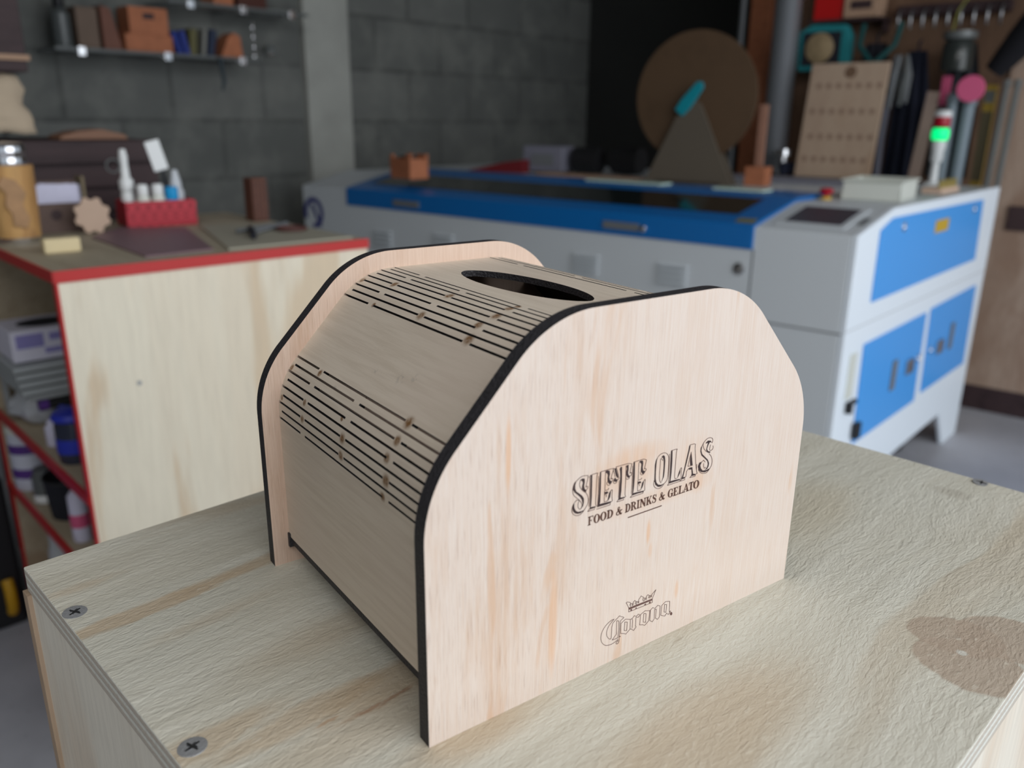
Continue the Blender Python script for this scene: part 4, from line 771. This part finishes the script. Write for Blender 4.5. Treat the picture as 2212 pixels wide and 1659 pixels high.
MB().box(-.012, .012, -.018, .018, 0, .36).build('level_body', flat('ochre_yellow', (.28, .18, .02), .5), t, bevel=.002); MB().box(-.0135, -.0122, -.015, .015, .30, .34).build('vial_window', M_frost, t); MB().box(-.0135, -.0122, -.018, .018, .03, .27).build('dark_label', flat('brown_label', (.08, .06, .03), .6), t)
for k, (n_, lab) in enumerate(((.055, 'left clear acrylic rod beside the yellow level'), (.022, 'right clear acrylic rod beside the yellow level'))):
    o = MB().lathe([(.010, 0), (.010, .36), (.013, .362), (.013, .385), (.0001, .387)], 16).build('acrylic_rod', M_frost, None, smooth=True); o.location = W(n_, 1.36, -.03); o.rotation_euler = (0, .05, 0); tag(o, lab, 'rod', 'clear rods')
o = MB().tube([(.0, -.02, -.04), (-.01, -.085, .05), (-.02, -.14, .13), (-.03, -.22, .24), (-.03, -.40, .5)], [.034, .050, .056, .056, .056], 14).build('black_strap', flat('black_webbing', (.004, .004, .007), .9), None, smooth=True)
o.location = W(.128, 1.42, .425); o.rotation_euler = (0, 0, arot); tag(o, 'thick black strap running diagonally across the upper right of the tool wall', 'strap')
# ---------------------------------------------------------------- workbench with red edging
B0 = Vector((.037, 1.158, 0)); b8 = math.radians(8)
BXv = Vector((math.cos(b8), math.sin(b8), 0)); BYv = Vector((-math.sin(b8), math.cos(b8), 0))
def BW(x, y, z=-.008): return B0+BXv*x+BYv*y+Vector((0, 0, z))
BZ = ZF-.008
t = empty('workbench', (B0.x, B0.y, FLOOR), b8, 'cream plywood workbench with red-painted edges and open shelves on its left', 'workbench')
BL, BD = .548, .60
MB().box(0, BL, 0, BD, BZ-.014, BZ).build('bench_top', M_ply_dark, t, bevel=.001)
MB().box(-.002, BL+.002, -.003, 0, BZ-.017, BZ+.0006).box(-.003, 0, -.003, BD, BZ-.017, BZ+.0006).build('red_edging', M_red, t)
MB().box(.004, BL, .0, .014, 0, BZ-.014).build('front_panel', M_ply_cab, t)
MB().box(0, .004, -.001, .014, 0, BZ-.017).build('red_corner_strip', M_red, t)
MB().box(BL-.014, BL, .014, BD, 0, BZ-.014).build('end_panel', M_ply_cab, t)
MB().box(.004, BL-.014, BD-.014, BD, 0, BZ-.014).build('rear_panel', M_shelfwood, t)
MB().box(-.0, .004, BD-.016, BD, 0, BZ-.017).build('red_corner_strip', M_red, t)
for z in (.525, .355, .03):
    s_ = MB().box(.006, BL-.014, .014, BD-.014, z-.012, z).build('shelf', M_shelfwood, t); MB().box(-.002, .006, .004, BD, z-.014, z+.001).build('red_edging', M_red, s_)
for x, z in ((.10, .33), (.10, .70), (.34, .33), (.345, .40), (.35, .55)): MB().lathe([(.004, 0), (.004, .0008), (.0001, .0008)], 12, M=T(x, 0, z) @ Matrix.Rotation(PI/2, 4, 'X')).build('screw', M_screw, t)

def bench_thing(name, x, y, label, cat, group=None, rz=b8, z=-.008): return empty(name, BW(x, y, z), rz, label, cat, group)
# bamboo tumbler
t = bench_thing('bamboo_tumbler', .045, .345, 'bamboo-clad travel tumbler with ribbed steel lid on the left of the workbench', 'tumbler')
MB().lathe([(.0345, .012), (.0345, .014), (.037, .075), (.0385, .135)], 40).build('bamboo_body', M_bamboo, t, smooth=True)
MB().prism([(-.014, .035), (.006, .03), (.012, .045), (.004, .07), (.012, .09), (-.002, .112), (-.02, .118), (-.03, .105), (-.018, .09), (-.022, .07), (-.014, .055)], -.0395, -.0345, 'y').build('printed_figure', flat('darker_bamboo_print', (.36, .20, .09), .5, var=.3, vscale=60), t)
MB().lathe([(.030, 0), (.032, .004), (.032, .012)], 36).build('steel_base', M_chrome, t, smooth=True)
MB().lathe([(.0001, .135), (.031, .135), (.0315, .140), (.031, .148), (.029, .149), (.031, .151), (.0325, .158), (.0325, .166), (.029, .172), (.0001, .174)], 18, cap=False).build('steel_lid', M_chrome, t)
# small block
o = MB().box(-.028, .028, -.012, .012, 0, .024).build('wood_block', flat('cream_wood', (.72, .60, .36), .6, var=.06, vscale=30), None, bevel=.003); o.location = BW(.068, .19); o.rotation_euler = (0, 0, b8-.05)
tag(o, 'small cream wooden block in front of the bamboo tumbler', 'block')
# card holder with gear-shaped front piece
t = bench_thing('card_holder', .150, .47, 'brown wooden card holder with white cards beside the bamboo tumbler', 'card holder', rz=b8)
MB().box(-.045, .045, -.022, -.018, 0, .056).box(-.045, .045, .018, .022, 0, .095).box(-.045, -.041, -.018, .018, 0, .05).box(.041, .045, -.018, .018, 0, .05).box(-.041, .041, -.018, .018, 0, .004).build('holder_body', flat('dull_brown_board', (.13, .085, .07), .7, var=.2, vscale=20), t, bevel=.001)
MB().lathe([(.010, 0), (.010, .001), (.0001, .001)], 16, M=T(-.012, -.022, .034) @ Matrix.Rotation(PI/2, 4, 'X')).build('dark_emblem', M_brownd, t)
MB().box(.046, .052, -.005, .035, 0, .104).build('side_tablet', flat('olive_card', (.20, .16, .10), .8), t, bevel=.001)
for k, (dx, tl) in enumerate(((-.006, .18), (.004, .12), (.008, .06))):
    o = MB().box(-.038, .038, -.0006, .0006, 0, .085).build('business_card', M_lilac, None); o.location = BW(.148+dx, .47-.010+k*.008, -.003); o.rotation_euler = (-tl, .06*k-.06, b8)
    tag(o, ('front', 'middle', 'rear')[k]+' white card standing in the brown card holder', 'card', 'cards in the brown holder')
gp = []
for k in range(48):
    a = 2*PI*k/48; r = .0335 if (k % 6) in (0, 1, 2) else .0285; gp.append((r*math.cos(a+.2), r*1.05*math.sin(a+.2)))
o = MB().prism(gp, -.004, .004, 'y').build('gear_shaped_piece', flat('pinkish_beige_wood', (.50, .36, .27), .7, var=.08, vscale=20), None, bevel=.001)
o.location = BW(.186, .395, -.008+.0345); o.rotation_euler = (-.12, 0, b8); tag(o, 'pinkish gear-shaped wooden piece leaning before the card holder', 'ornament')
# red basket
ang = math.radians(-6)
t = bench_thing('red_basket', .335, .462, 'red woven plastic basket filled with small white bottles', 'basket', rz=b8+ang)
def basket_mat():
    m, nt, b = newmat('red_weave'); g = G(nt); ck = nt.nodes.new('ShaderNodeTexChecker'); ck.inputs['Scale'].default_value = 95; lk(nt, g.mapping((1, 1, .8)), ck.inputs['Vector'])
    lk(nt, g.mix(ck.outputs['Fac'], (.52, .03, .05), (.34, .012, .025)), b.inputs['Base Color']); b.inputs['Roughness'].default_value = .55; g.bump(ck.outputs['Fac'], 1, .002, b); return m
MR = basket_mat(); hx, hy_, hz = .069, .042, .052
MB().box(-hx, hx, -hy_, hy_, 0, .003).box(-hx, hx, -hy_, -hy_+.003, .003, hz).box(-hx, hx, hy_-.003, hy_, .003, hz).box(-hx, -hx+.003, -hy_+.003, hy_-.003, .003, hz).box(hx-.003, hx, -hy_+.003, hy_-.003, .003, hz).build('basket_body', MR, t, bevel=.001)
for k in range(3): MB().box(-hx-.0012, hx+.0012, -hy_-.0012, -hy_, .008+k*.016, .016+k*.016).build('woven_band', MR, t, bevel=.001)
def bk(x, y, z=.0): 
    v = Rz(b8+ang) @ Vector((x, y, 0)); p = BW(.335, .462)+v; return p+Vector((0, 0, .0032+z))
t = empty('dropper_bottle', bk(-.050, .012), 0, 'tall white dropper bottle with looped clear cap in the red basket', 'bottle')
MB().lathe([(.013, 0), (.013, .060), (.011, .066), (.007, .068)], 24).build('bottle_body', M_white, t, smooth=True); MB().lathe([(.013, .068), (.014, .072), (.014, .088), (.009, .094), (.0075, .12), (.0085, .135), (.006, .15), (.0001, .151)], 24).build('nozzle', M_white, t, smooth=True)
MB().tube([(-.008-.013+.013*math.cos(a*PI/8), -.002, .118+.013*math.sin(a*PI/8)) for a in range(16)], .0018, 8, closed=True).build('cap_loop', M_frost, t, smooth=True)
for k, (x, lab) in enumerate(((-.028, 'left one of two small white-capped bottles in the middle of the red basket'), (.002, 'right one of two small white-capped bottles in the middle of the red basket'))):
    t = empty('small_bottle', bk(x, -.018), 0, lab, 'bottle', 'small white-capped bottles')
    MB().lathe([(.013, 0), (.0135, .004), (.0135, .052), (.010, .060)], 22).build('bottle_body', M_offwhite, t, smooth=True); MB().lathe([(.0105, .060), (.011, .062), (.011, .078), (.009, .081), (.0001, .082)], 22).build('bottle_cap', M_white, t, smooth=True)
t = empty('blue_capped_bottle', bk(.030, -.016), 0, 'small bottle with bright blue cap in the red basket', 'bottle'); MB().lathe([(.012, 0), (.012, .048)], 20).build('bottle_body', M_offwhite, t, smooth=True); MB().lathe([(.0125, .048), (.013, .05), (.013, .074), (.0001, .076)], 20).build('bottle_cap', M_cyanb, t, smooth=True)
t = empty('squeeze_bottle', bk(.048, .012), 0, 'white squeeze bottle with conical top at the right of the red basket', 'bottle'); MB().lathe([(.015, 0), (.0155, .005), (.0155, .062), (.012, .070), (.012, .080), (.009, .092), (.006, .106), (.0001, .108)], 24).build('bottle_body', flat('milky_plastic', (.55, .58, .62), .4), t, smooth=True)
t = empty('white_label_tag', bk(.020, .022), 0, 'white rectangular tag on a dark stick leaning out of the red basket', 'tag')
MB().tube([(.010, 0, 0), (.012, 0, .07), (.006, 0, .115)], .003, 8).build('stick', M_dark, t, smooth=True)
o = MB().box(-.015, .015, -.0015, .0015, -.03, .032).build('tag_plate', M_white, t, bevel=.003); o.location = (-.002, -.003, .135); o.rotation_euler = (0, -.24, 0)
# mats on the bench top
o = MB().prism([(.150, .042), (.268, .050), (.350, .36), (.25, .44), (.160, .33)], 0, .003, 'z').build('plum_sheet', flat('plum_board', (.20, .125, .145), .5, var=.08, vscale=12), None); o.location = BW(0, 0); o.rotation_euler = (0, 0, b8); tag(o, 'dull plum coloured sheet lying on the workbench top', 'sheet')
o = MB().prism([(.285, .028), (.530, .020), (.540, .30), (.385, .37)], 0, .004, 'z').build('grey_cutting_board', flat('grey_olive_board', (.36, .34, .27), .55, var=.06, vscale=10), None, bevel=.001); o.location = BW(0, 0); o.rotation_euler = (0, 0, b8); tag(o, 'greyish olive flat board lying at the right of the workbench', 'board')
t = bench_thing('craft_knife', .40, .17, 'dark craft knife with silver blade lying on the grey board', 'knife', rz=b8+1.15, z=-.0038)
MB().tube([(-.085, 0, .006), (-.02, 0, .007), (.03, 0, .006)], [.005, .007, .006], 12).build('knife_handle', M_dark, t, smooth=True); MB().box(.03, .085, -.005, .005, .005, .0065).build('blade', M_steel, t)
t = bench_thing('metal_compass', .45, .20, 'dark metal dividers lying beside the craft knife', 'dividers', rz=b8+.45, z=-.0038)
MB().tube([(-.07, -.02, .005), (.07, .005, .006)], .004, 8).build('leg', M_seam, t, smooth=True); MB().tube([(-.07, .02, .005), (.07, .005, .006)], .004, 8).build('leg', M_seam, t, smooth=True)
o = MB().tube([(.028*math.cos(a*PI/12), .028*math.sin(a*PI/12), .004) for a in range(24)], .0035, 8, closed=True).build('brown_ring', flat('dark_red_brown', (.10, .04, .035), .6), None, smooth=True); o.location = BW(.485, .17, -.0038); tag(o, 'dull red-brown ring lying on the grey board', 'ring')
# perforated wooden block
t = bench_thing('perforated_block', .546, .395, 'dark red-brown perforated wooden block at the back right corner of the workbench', 'block', z=-.008)
MB().box(-.036, .0, -.02, .02, 0, .092).build('block_body', flat('dark_terracotta', (.115, .045, .028), .7, var=.3, vscale=60), t, bevel=.002)
q = MB()
for i in range(4):
    for j in range(8): q.lathe([(.0022, 0), (.0022, .0006), (.0001, .0006)], 8, M=T(-.031+i*.0087, -.0201, .009+j*.0105) @ Matrix.Rotation(PI/2, 4, 'X'))
q.build('perforations', M_dark, t)

# ---------------------------------------------------------------- inside the shelves
def shz(z): return FLOOR+z
s1 = .525-.9; s2 = .355-.9
t = empty('acrylic_riser', BW(.01, .33, s1+.001), b8, 'grey clear riser shelf inside the bench, carrying grey sheets and the glove box', 'riser')
MB().box(0, .36, 0, .24, .076, .084).build('riser_board', flat('pale_grey_plastic', (.33, .35, .36), .3, var=.1, vscale=12), t, bevel=.002)
for x, y in ((.14, .008), (.35, .008), (.01, .23), (.35, .23)): MB().box(x-.005, x+.005, y-.005, y+.005, 0, .076).build('leg', bpy.data.materials['pale_grey_plastic'], t)
t = empty('glass_sheets', BW(.004, .34, s1+.086), b8, 'stack of grey translucent sheets between the glove box and the grey riser', 'sheets')
for k in range(4): MB().box(-.002*k, .34-.004*k, .004*k, .22, .001+k*.014, .011+k*.014).build('sheet', flat('grey_translucent', (.42, .45, .46), .25) if k == 0 else bpy.data.materials['grey_translucent'], t)
t = empty('glove_box', BW(.006, .37, s1+.143), b8, 'white and lilac cardboard glove box with dark oval opening, under the bench top', 'box')
MB().box(0, .23, 0, .12, 0, .060).build('carton', flat('lilac_carton', (.66, .65, .76), .6), t, bevel=.002)
MB().prism([(.075+.05*math.cos(a*PI/16), .055+.035*math.sin(a*PI/16)) for a in range(32)], .0602, .061, 'z').build('oval_opening', M_dark, t)
for p_ in ((.008, .055, .026, .052), (.065, .12, .036, .050), (.055, .11, .012, .022)): MB().box(p_[0], p_[1], -.0012, 0, p_[2], p_[3]).build('purple_print', flat('purple_print', (.26, .24, .52), .6), t)
t = empty('purple_ended_tube', BW(.028, .345, s1+.063), b8, 'black tube with purple end lying on the bags under the grey riser', 'tube')
MB().tube([(.016, .0, .0), (.24, .0, .0)], .0105, 16).build('tube_body', M_black, t, smooth=True); MB().tube([(.0, 0, 0), (.016, 0, 0)], .0118, 16).build('purple_end', M_purple, t, smooth=True)
def bag(name, loc, sc, mat, label, seed):
    rr = random.Random(seed); b = bmesh.new(); bmesh.ops.create_icosphere(b, subdivisions=3, radius=1)
    for v in b.verts: n = v.co.normalized(); k = 1+.16*math.sin(n.x*5+seed)*math.cos(n.y*7+seed)+.10*math.sin(n.z*11+n.x*9)+rr.uniform(-.05, .05); v.co = Vector((n.x*sc[0], n.y*sc[1], max(-.85, n.z)*sc[2]+sc[2]*.85))*1.0; v.co.x *= k; v.co.y *= k
    me = bpy.data.meshes.new(name); b.to_mesh(me); b.free(); me.materials.append(mat); o = bpy.data.objects.new(name, me); COL.objects.link(o)
    for p in me.polygons: p.use_smooth = True
    o.location = loc; tag(o, label, 'bag'); return o
M_film = flat('white_film', (.48, .50, .54), .35, bump=.6, bscale=30)
bag('plastic_bag', BW(.062, .46, s1+.002), (.055, .075, .037), M_film, 'crumpled white plastic bag at the back of the upper bench shelf', 3)
bag('plastic_bag', BW(.095, .325, s1+.002), (.06, .045, .027), flat('creamy_film', (.50, .48, .40), .5, bump=.5, bscale=25), 'creamy crumpled bag between the white bag and the blue-lidded jug', 5)
t = empty('blue_jug', BW(.040, .185, s1+.001), b8, 'dark clear jug with deep blue lid on the upper bench shelf beside the red corner', 'jug'); t.scale = (.70, .70, .98)
MB().lathe([(.040, 0), (.043, .02), (.043, .07), (.038, .08)], 28).build('jug_body', flat('smoked_jug', (.03, .035, .06), .2), t, smooth=True); MB().lathe([(.0435, .020), (.0437, .022), (.0437, .045), (.0435, .047)], 28, cap=False).build('blue_band', M_bluep, t, smooth=True)
MB().lathe([(.046, .08), (.048, .085), (.042, .092), (.0001, .098)], 28).build('jug_lid', M_bluep, t, smooth=True); MB().prism([(-.03, .03), (.0, .09), (.03, .03)], .078, .090, 'z').build('spout', M_bluep, t, bevel=.003)
t = empty('small_white_bottle', BW(.030, .285, s1+.001), b8, 'small white bottle between the creamy bag and the blue-lidded jug', 'bottle'); t.scale = (.75, .75, .8); MB().lathe([(.016, 0), (.017, .004), (.017, .045), (.010, .053), (.010, .062), (.0001, .063)], 22).build('bottle_body', M_lilac, t, smooth=True)
# things standing on the lower shelf
t = empty('banded_tub', BW(.040, .54, s2+.001), b8, 'white tub with purple bands at the left end of the lower bench shelf', 'tub'); t.scale = (.72, .72, 1)
MB().lathe([(.050, 0), (.052, .005), (.052, .125), (.048, .13), (.0001, .131)], 32).build('tub_body', flat('white_tub', (.56, .58, .68), .45), t, smooth=True)
for z in (.082, .028): MB().lathe([(.0525, z), (.0528, z+.001), (.0528, z+.020), (.0525, z+.021)], 32, cap=False).build('purple_band', M_purple, t, smooth=True)
MB().lathe([(.054, .126), (.055, .130), (.050, .142), (.0001, .148)], 32).build('tub_lid', M_offwhite, t, smooth=True)
t = empty('mesh_basket', BW(.060, .345, s2+.001), b8, 'black wire mesh basket on the lower bench shelf', 'basket'); t.scale = (.66, .66, .95)
MB().lathe([(.0001, .002), (.060, 0), (.070, .085), (.073, .085), (.062, -.0), (.0001, -.001)], 32, cap=False).build('basket_body', M_dark, t, smooth=True)
MB().tube([(.0715*math.cos(a*PI/16), .0715*math.sin(a*PI/16), .085) for a in range(32)], .0035, 8, closed=True).build('rim', M_black, t, smooth=True)
t = empty('glass_jar', BW(.034, .44, s2+.001), b8, 'small cloudy glass jar with white base between the banded tub and the mesh basket', 'jar'); t.scale = (.7, .7, .8)
MB().lathe([(.028, 0), (.030, .004), (.030, .07), (.024, .08), (.024, .09), (.0001, .091)], 22).build('jar_body', M_frost, t, smooth=True); MB().lathe([(.0305, .002), (.0308, .003), (.0308, .022), (.0305, .023)], 22, cap=False).build('white_label', M_white, t, smooth=True)
t = empty('pink_capped_bottle', BW(.034, .215, s2+.001), b8, 'small white bottle with pink foot just inside the red corner strip', 'bottle'); MB().lathe([(.015, 0), (.016, .004), (.016, .09), (.009, .10), (.0001, .106)], 20).build('bottle_body', M_lilac, t, smooth=True); MB().lathe([(.0166, .03), (.0168, .031), (.0168, .055), (.0166, .056)], 20, cap=False).build('pink_label', M_pink, t, smooth=True)
s3 = .031-.9
t = empty('white_canister', BW(.040, .40, s3+.001), b8, 'white canister with blue label on the bottom shelf', 'canister'); t.scale = (.72, .72, 1.02)
MB().lathe([(.038, 0), (.040, .22), (.034, .235), (.034, .262), (.0001, .264)], 26).build('canister_body', flat('dull_white', (.42, .44, .46), .5), t, smooth=True); MB().lathe([(.0405, .10), (.0408, .101), (.0408, .19), (.0405, .191)], 26, cap=False).build('blue_label', M_bluep, t, smooth=True)
# beyond the bench: tool bag with yellow grip and lidded crates
t = empty('black_tool_case', BW(-.055, .615, FLOOR), b8, 'black tool case with yellow handles standing behind the open shelves', 'case')
MB().box(-.05, .05, .0, .14, 0, .36).build('case_body', M_black, t, bevel=.01)
MB().tube([(-.03, -.002, .33), (-.03, -.014, .31), (-.03, -.014, .27), (-.03, -.002, .25)], .012, 10).build('yellow_grip', flat('tool_yellow', (.50, .27, .01), .5), t, smooth=True); MB().tube([(.02, -.002, .12), (.02, -.014, .10), (.02, -.014, .06), (.02, -.002, .04)], .012, 10).build('yellow_grip', bpy.data.materials['tool_yellow'], t, smooth=True)
t = empty('lidded_bin', BW(-.30, .80, FLOOR), b8, 'pale grey storage bin with deep blue lid at the far left on the floor', 'bin')
MB().box(-.12, .12, -.1, .1, 0, .18).build('bin_body', flat('pale_grey_bin', (.34, .37, .44), .5), t, bevel=.008); MB().box(-.125, .125, -.105, .105, .18, .32).build('bin_lid', M_bluep, t, bevel=.01)

# ---------------------------------------------------------------- dark cabinet behind the bench and what stands on it
t = empty('dark_cabinet', BW(0, .66, FLOOR), b8, 'dark plum-brown slatted cabinet standing behind the workbench', 'cabinet')
MB().box(.07, .425, .02, .36, 0, ZF+.158).build('cabinet_body', M_brownd, t, bevel=.002)
for k in range(6): MB().box(.07, .427, .008, .0196, ZF-.15+k*.052, ZF-.105+k*.052).build('slat', M_brownd, t, bevel=.001)
o = MB().prism([(-.07, 0), (.075, 0), (.068, .010), (.02, .022), (-.03, .018), (-.066, .008)], 0, .09, 'y').build('leather_offcut', flat('copper_leather', (.22, .11, .065), .6, var=.3, vscale=12), None, bevel=.002); o.location = BW(.30, .68, .159); o.rotation_euler = (0, 0, b8); tag(o, 'copper-brown leather offcut lying on the dark cabinet', 'leather')
# paper bag
b = bmesh.new(); bmesh.ops.create_cube(b, size=1); bmesh.ops.subdivide_edges(b, edges=b.edges, cuts=7, use_grid_fill=True)
for v in b.verts:
    c_ = v.co.copy(); k = math.sin(c_.x*9+c_.z*7)*.02+math.sin(c_.z*15+c_.y*5)*.02+math.sin(c_.x*21-c_.z*13)*.012
    v.co = Vector((c_.x*.21*(1-.12*(c_.z+.5)), c_.y*.13*(1-.3*(c_.z+.5)), .012+(c_.z+.5)*.112))+c_.normalized()*k*.22
me = bpy.data.meshes.new('paper_bag'); b.to_mesh(me); b.free(); me.materials.append(M_paper); o = bpy.data.objects.new('paper_bag', me); COL.objects.link(o)
for p_ in me.polygons: p_.use_smooth = True
o.location = BW(.085, .76, .162); o.rotation_euler = (0, 0, b8); tag(o, 'crumpled kraft paper bag standing on the dark cabinet at the left edge', 'bag')
t = empty('dark_hutch', BW(0, .95, .30), b8, 'dark brown hutch with a pale lower edge at the upper left corner', 'hutch')
MB().box(-.5, .262, .0, .25, .005, .60).build('hutch_body', M_brownd, t, bevel=.002); MB().box(-.5, .268, -.006, .0, .030, .042).build('pale_edge', M_cardb, t)

# ---------------------------------------------------------------- clear shelves on the block wall
def WA(mm, z, d=0.0): return W(2.5-d, mm, z)
def wall_shelf(m0, m1, z, label, dep=.19):
    t = empty('acrylic_shelf', WA((m0+m1)/2, z, .001), a12, label, 'shelf', 'clear shelves on the block wall'); h = (m1-m0)/2
    MB().box(-h, h, -dep, 0, -.006, 0).build('shelf_board', M_clear, t, bevel=.001); MB().box(-h, h, -dep-.003, -dep, -.008, .004).build('front_lip', M_frost, t, bevel=.001)
    for x in (-h+.08, 0, h-.08): MB().box(x-.008, x+.008, -.17, 0, -.012, -.006).box(x-.012, x+.012, -dep-.012, -dep-.004, -.022, .006).build('bracket', M_chrome, t, bevel=.001)
    return t
wall_shelf(-.78, -.03, .418, 'long clear acrylic shelf holding boxes and books on the left of the block wall')
wall_shelf(-.38, .20, .598, 'short higher clear acrylic shelf below the top edge of the picture')
SH = .4185
def on_shelf(name, mb, mat, mm, d, label, cat, group=None, rz=0, z=SH, bev=.002, sm=False, ry=0):
    o = mb.build(name, mat, None, bevel=bev, smooth=sm); o.location = WA(mm, z, d); o.rotation_euler = (0, ry, a12+rz); return tag(o, label, cat, group)
t = empty('black_capped_bottle', WA(-.72, SH, .10), a12, 'greyish bottle with black cap at the left end of the clear shelf', 'bottle'); MB().lathe([(.028, 0), (.030, .01), (.030, .11), (.012, .13)], 22).build('bottle_body', flat('grey_green_glass', (.09, .10, .10), .3), t, smooth=True); MB().lathe([(.017, .13), (.018, .132), (.018, .165), (.0001, .167)], 20).build('bottle_cap', M_black, t, smooth=True)
on_shelf('wooden_box', MB().box(-.035, .035, -.04, .04, 0, .135), flat('dull_tan', (.16, .11, .08), .7, var=.2, vscale=20), -.650, .10, 'narrow dull tan wooden box second from the left on the clear shelf', 'box')
on_shelf('leather_case', MB().prism([(-.03, 0), (.035, 0), (.005, .14), (-.03, .145)], -.04, .04, 'y'), flat('red_brown_leather', (.17, .065, .04), .6, var=.2, vscale=20), -.573, .10, 'red-brown slanted leather case between the tan box and the large box', 'case')
on_shelf('grey_notebook', MB().box(-.02, .02, -.015, .015, 0, .16), flat('grey_green_cloth', (.13, .15, .14), .7), -.522, .025, 'grey-green notebook standing behind the large terracotta box', 'notebook')
on_shelf('wooden_box', MB().box(-.085, .085, -.05, .05, 0, .062), M_terra, -.452, .11, 'wide terracotta-coloured wooden box, lower of the two stacked on the clear shelf', 'box', 'stacked wooden boxes')
o = on_shelf('wooden_box', MB().box(-.070, .070, -.045, .045, 0, .088).box(-.02, .02, -.046, -.045, .05, .07, 1), [M_terra, M_brownd], -.445, .11, 'smaller terracotta-coloured box with dark mark, stacked on top of the wide box', 'box', 'stacked wooden boxes', z=SH+.0625)
bks = [(-.322, .018, .075, (.01, .03, .22), 'deep blue book leaning leftmost in the row of small books', -.28), (-.296, .016, .078, (.02, .04, .25), 'second blue book in the row, beside the olive one', -.22), (-.275, .022, .082, (.12, .11, .04), 'olive book in the middle of the row of small books', .1), (-.238, .012, .085, (.22, .22, .20), 'thin pale grey book in the row of small books', .16), (-.205, .022, .085, (.015, .025, .06), 'dark navy book right of the pale grey one', .2)]
for x, w_, h_, c_, lab, tl in bks:
    on_shelf('book', MB().box(-w_, w_*.2, -.045, .045, 0, h_*1.15).box(-w_*.85, w_*.05, -.046, -.044, .003, h_*1.13), flat('book_cover', c_, .6), x, .10, lab, 'book', 'small books on the clear shelf', bev=.001, ry=tl)
on_shelf('terracotta_wedge', MB().prism([(-.055, 0), (.04, 0), (.032, .082), (.005, .095), (-.02, .075)], -.04, .04, 'y'), M_terra, -.115, .10, 'terracotta wedge-shaped block at the right end of the clear shelf', 'block')
on_shelf('wooden_box', MB().box(-.04, .04, -.05, .05, 0, .10), M_terra, -.145, .10, 'terracotta box on the higher clear shelf, cut by the top edge', 'box', z=.599)
on_shelf('wooden_box', MB().box(-.062, .062, -.05, .05, 0, .10), flat('dark_mahogany', (.07, .018, .010), .6), -.025, .10, 'dark mahogany box beside the terracotta one on the higher shelf', 'box', z=.599)
o = MB().tube([(0, -.20, .0), (0, -.205, -.03), (.006, -.205, -.08), (-.004, -.205, -.115)], [.010, .008, .007, .004], 8).build('dark_cable', flat('dark_teal_cable', (.02, .035, .045), .6), None, smooth=True); o.location = WA(-.205, .415, .0); o.rotation_euler = (0, 0, a12); tag(o, 'dark cable dangling from the front of the clear shelf', 'cable')
t = empty('hanging_chain', WA(.0, .56, .10), a12, 'thin bright chain hanging between the two clear shelves', 'chain')
for k in range(8): MB().tube([(.005*math.cos(a*PI/5)*(1 if k % 2 else .3), .005*math.cos(a*PI/5)*(.3 if k % 2 else 1), -k*.018+.010*math.sin(a*PI/5)) for a in range(10)], .0016, 6, closed=True).build('chain_link', M_chrome, t, smooth=True)
t = empty('small_light_fitting', WA(.105, .455, .05), a12, 'small clear light fitting on the block wall right of the chain', 'fitting')
MB().lathe([(.02, 0), (.022, .01), (.014, .03), (.0001, .034)], 16, cap=True).build('bulb', M_frost, t, smooth=True); MB().box(-.012, .012, 0, .05, -.006, .006).build('arm', M_chrome, t)
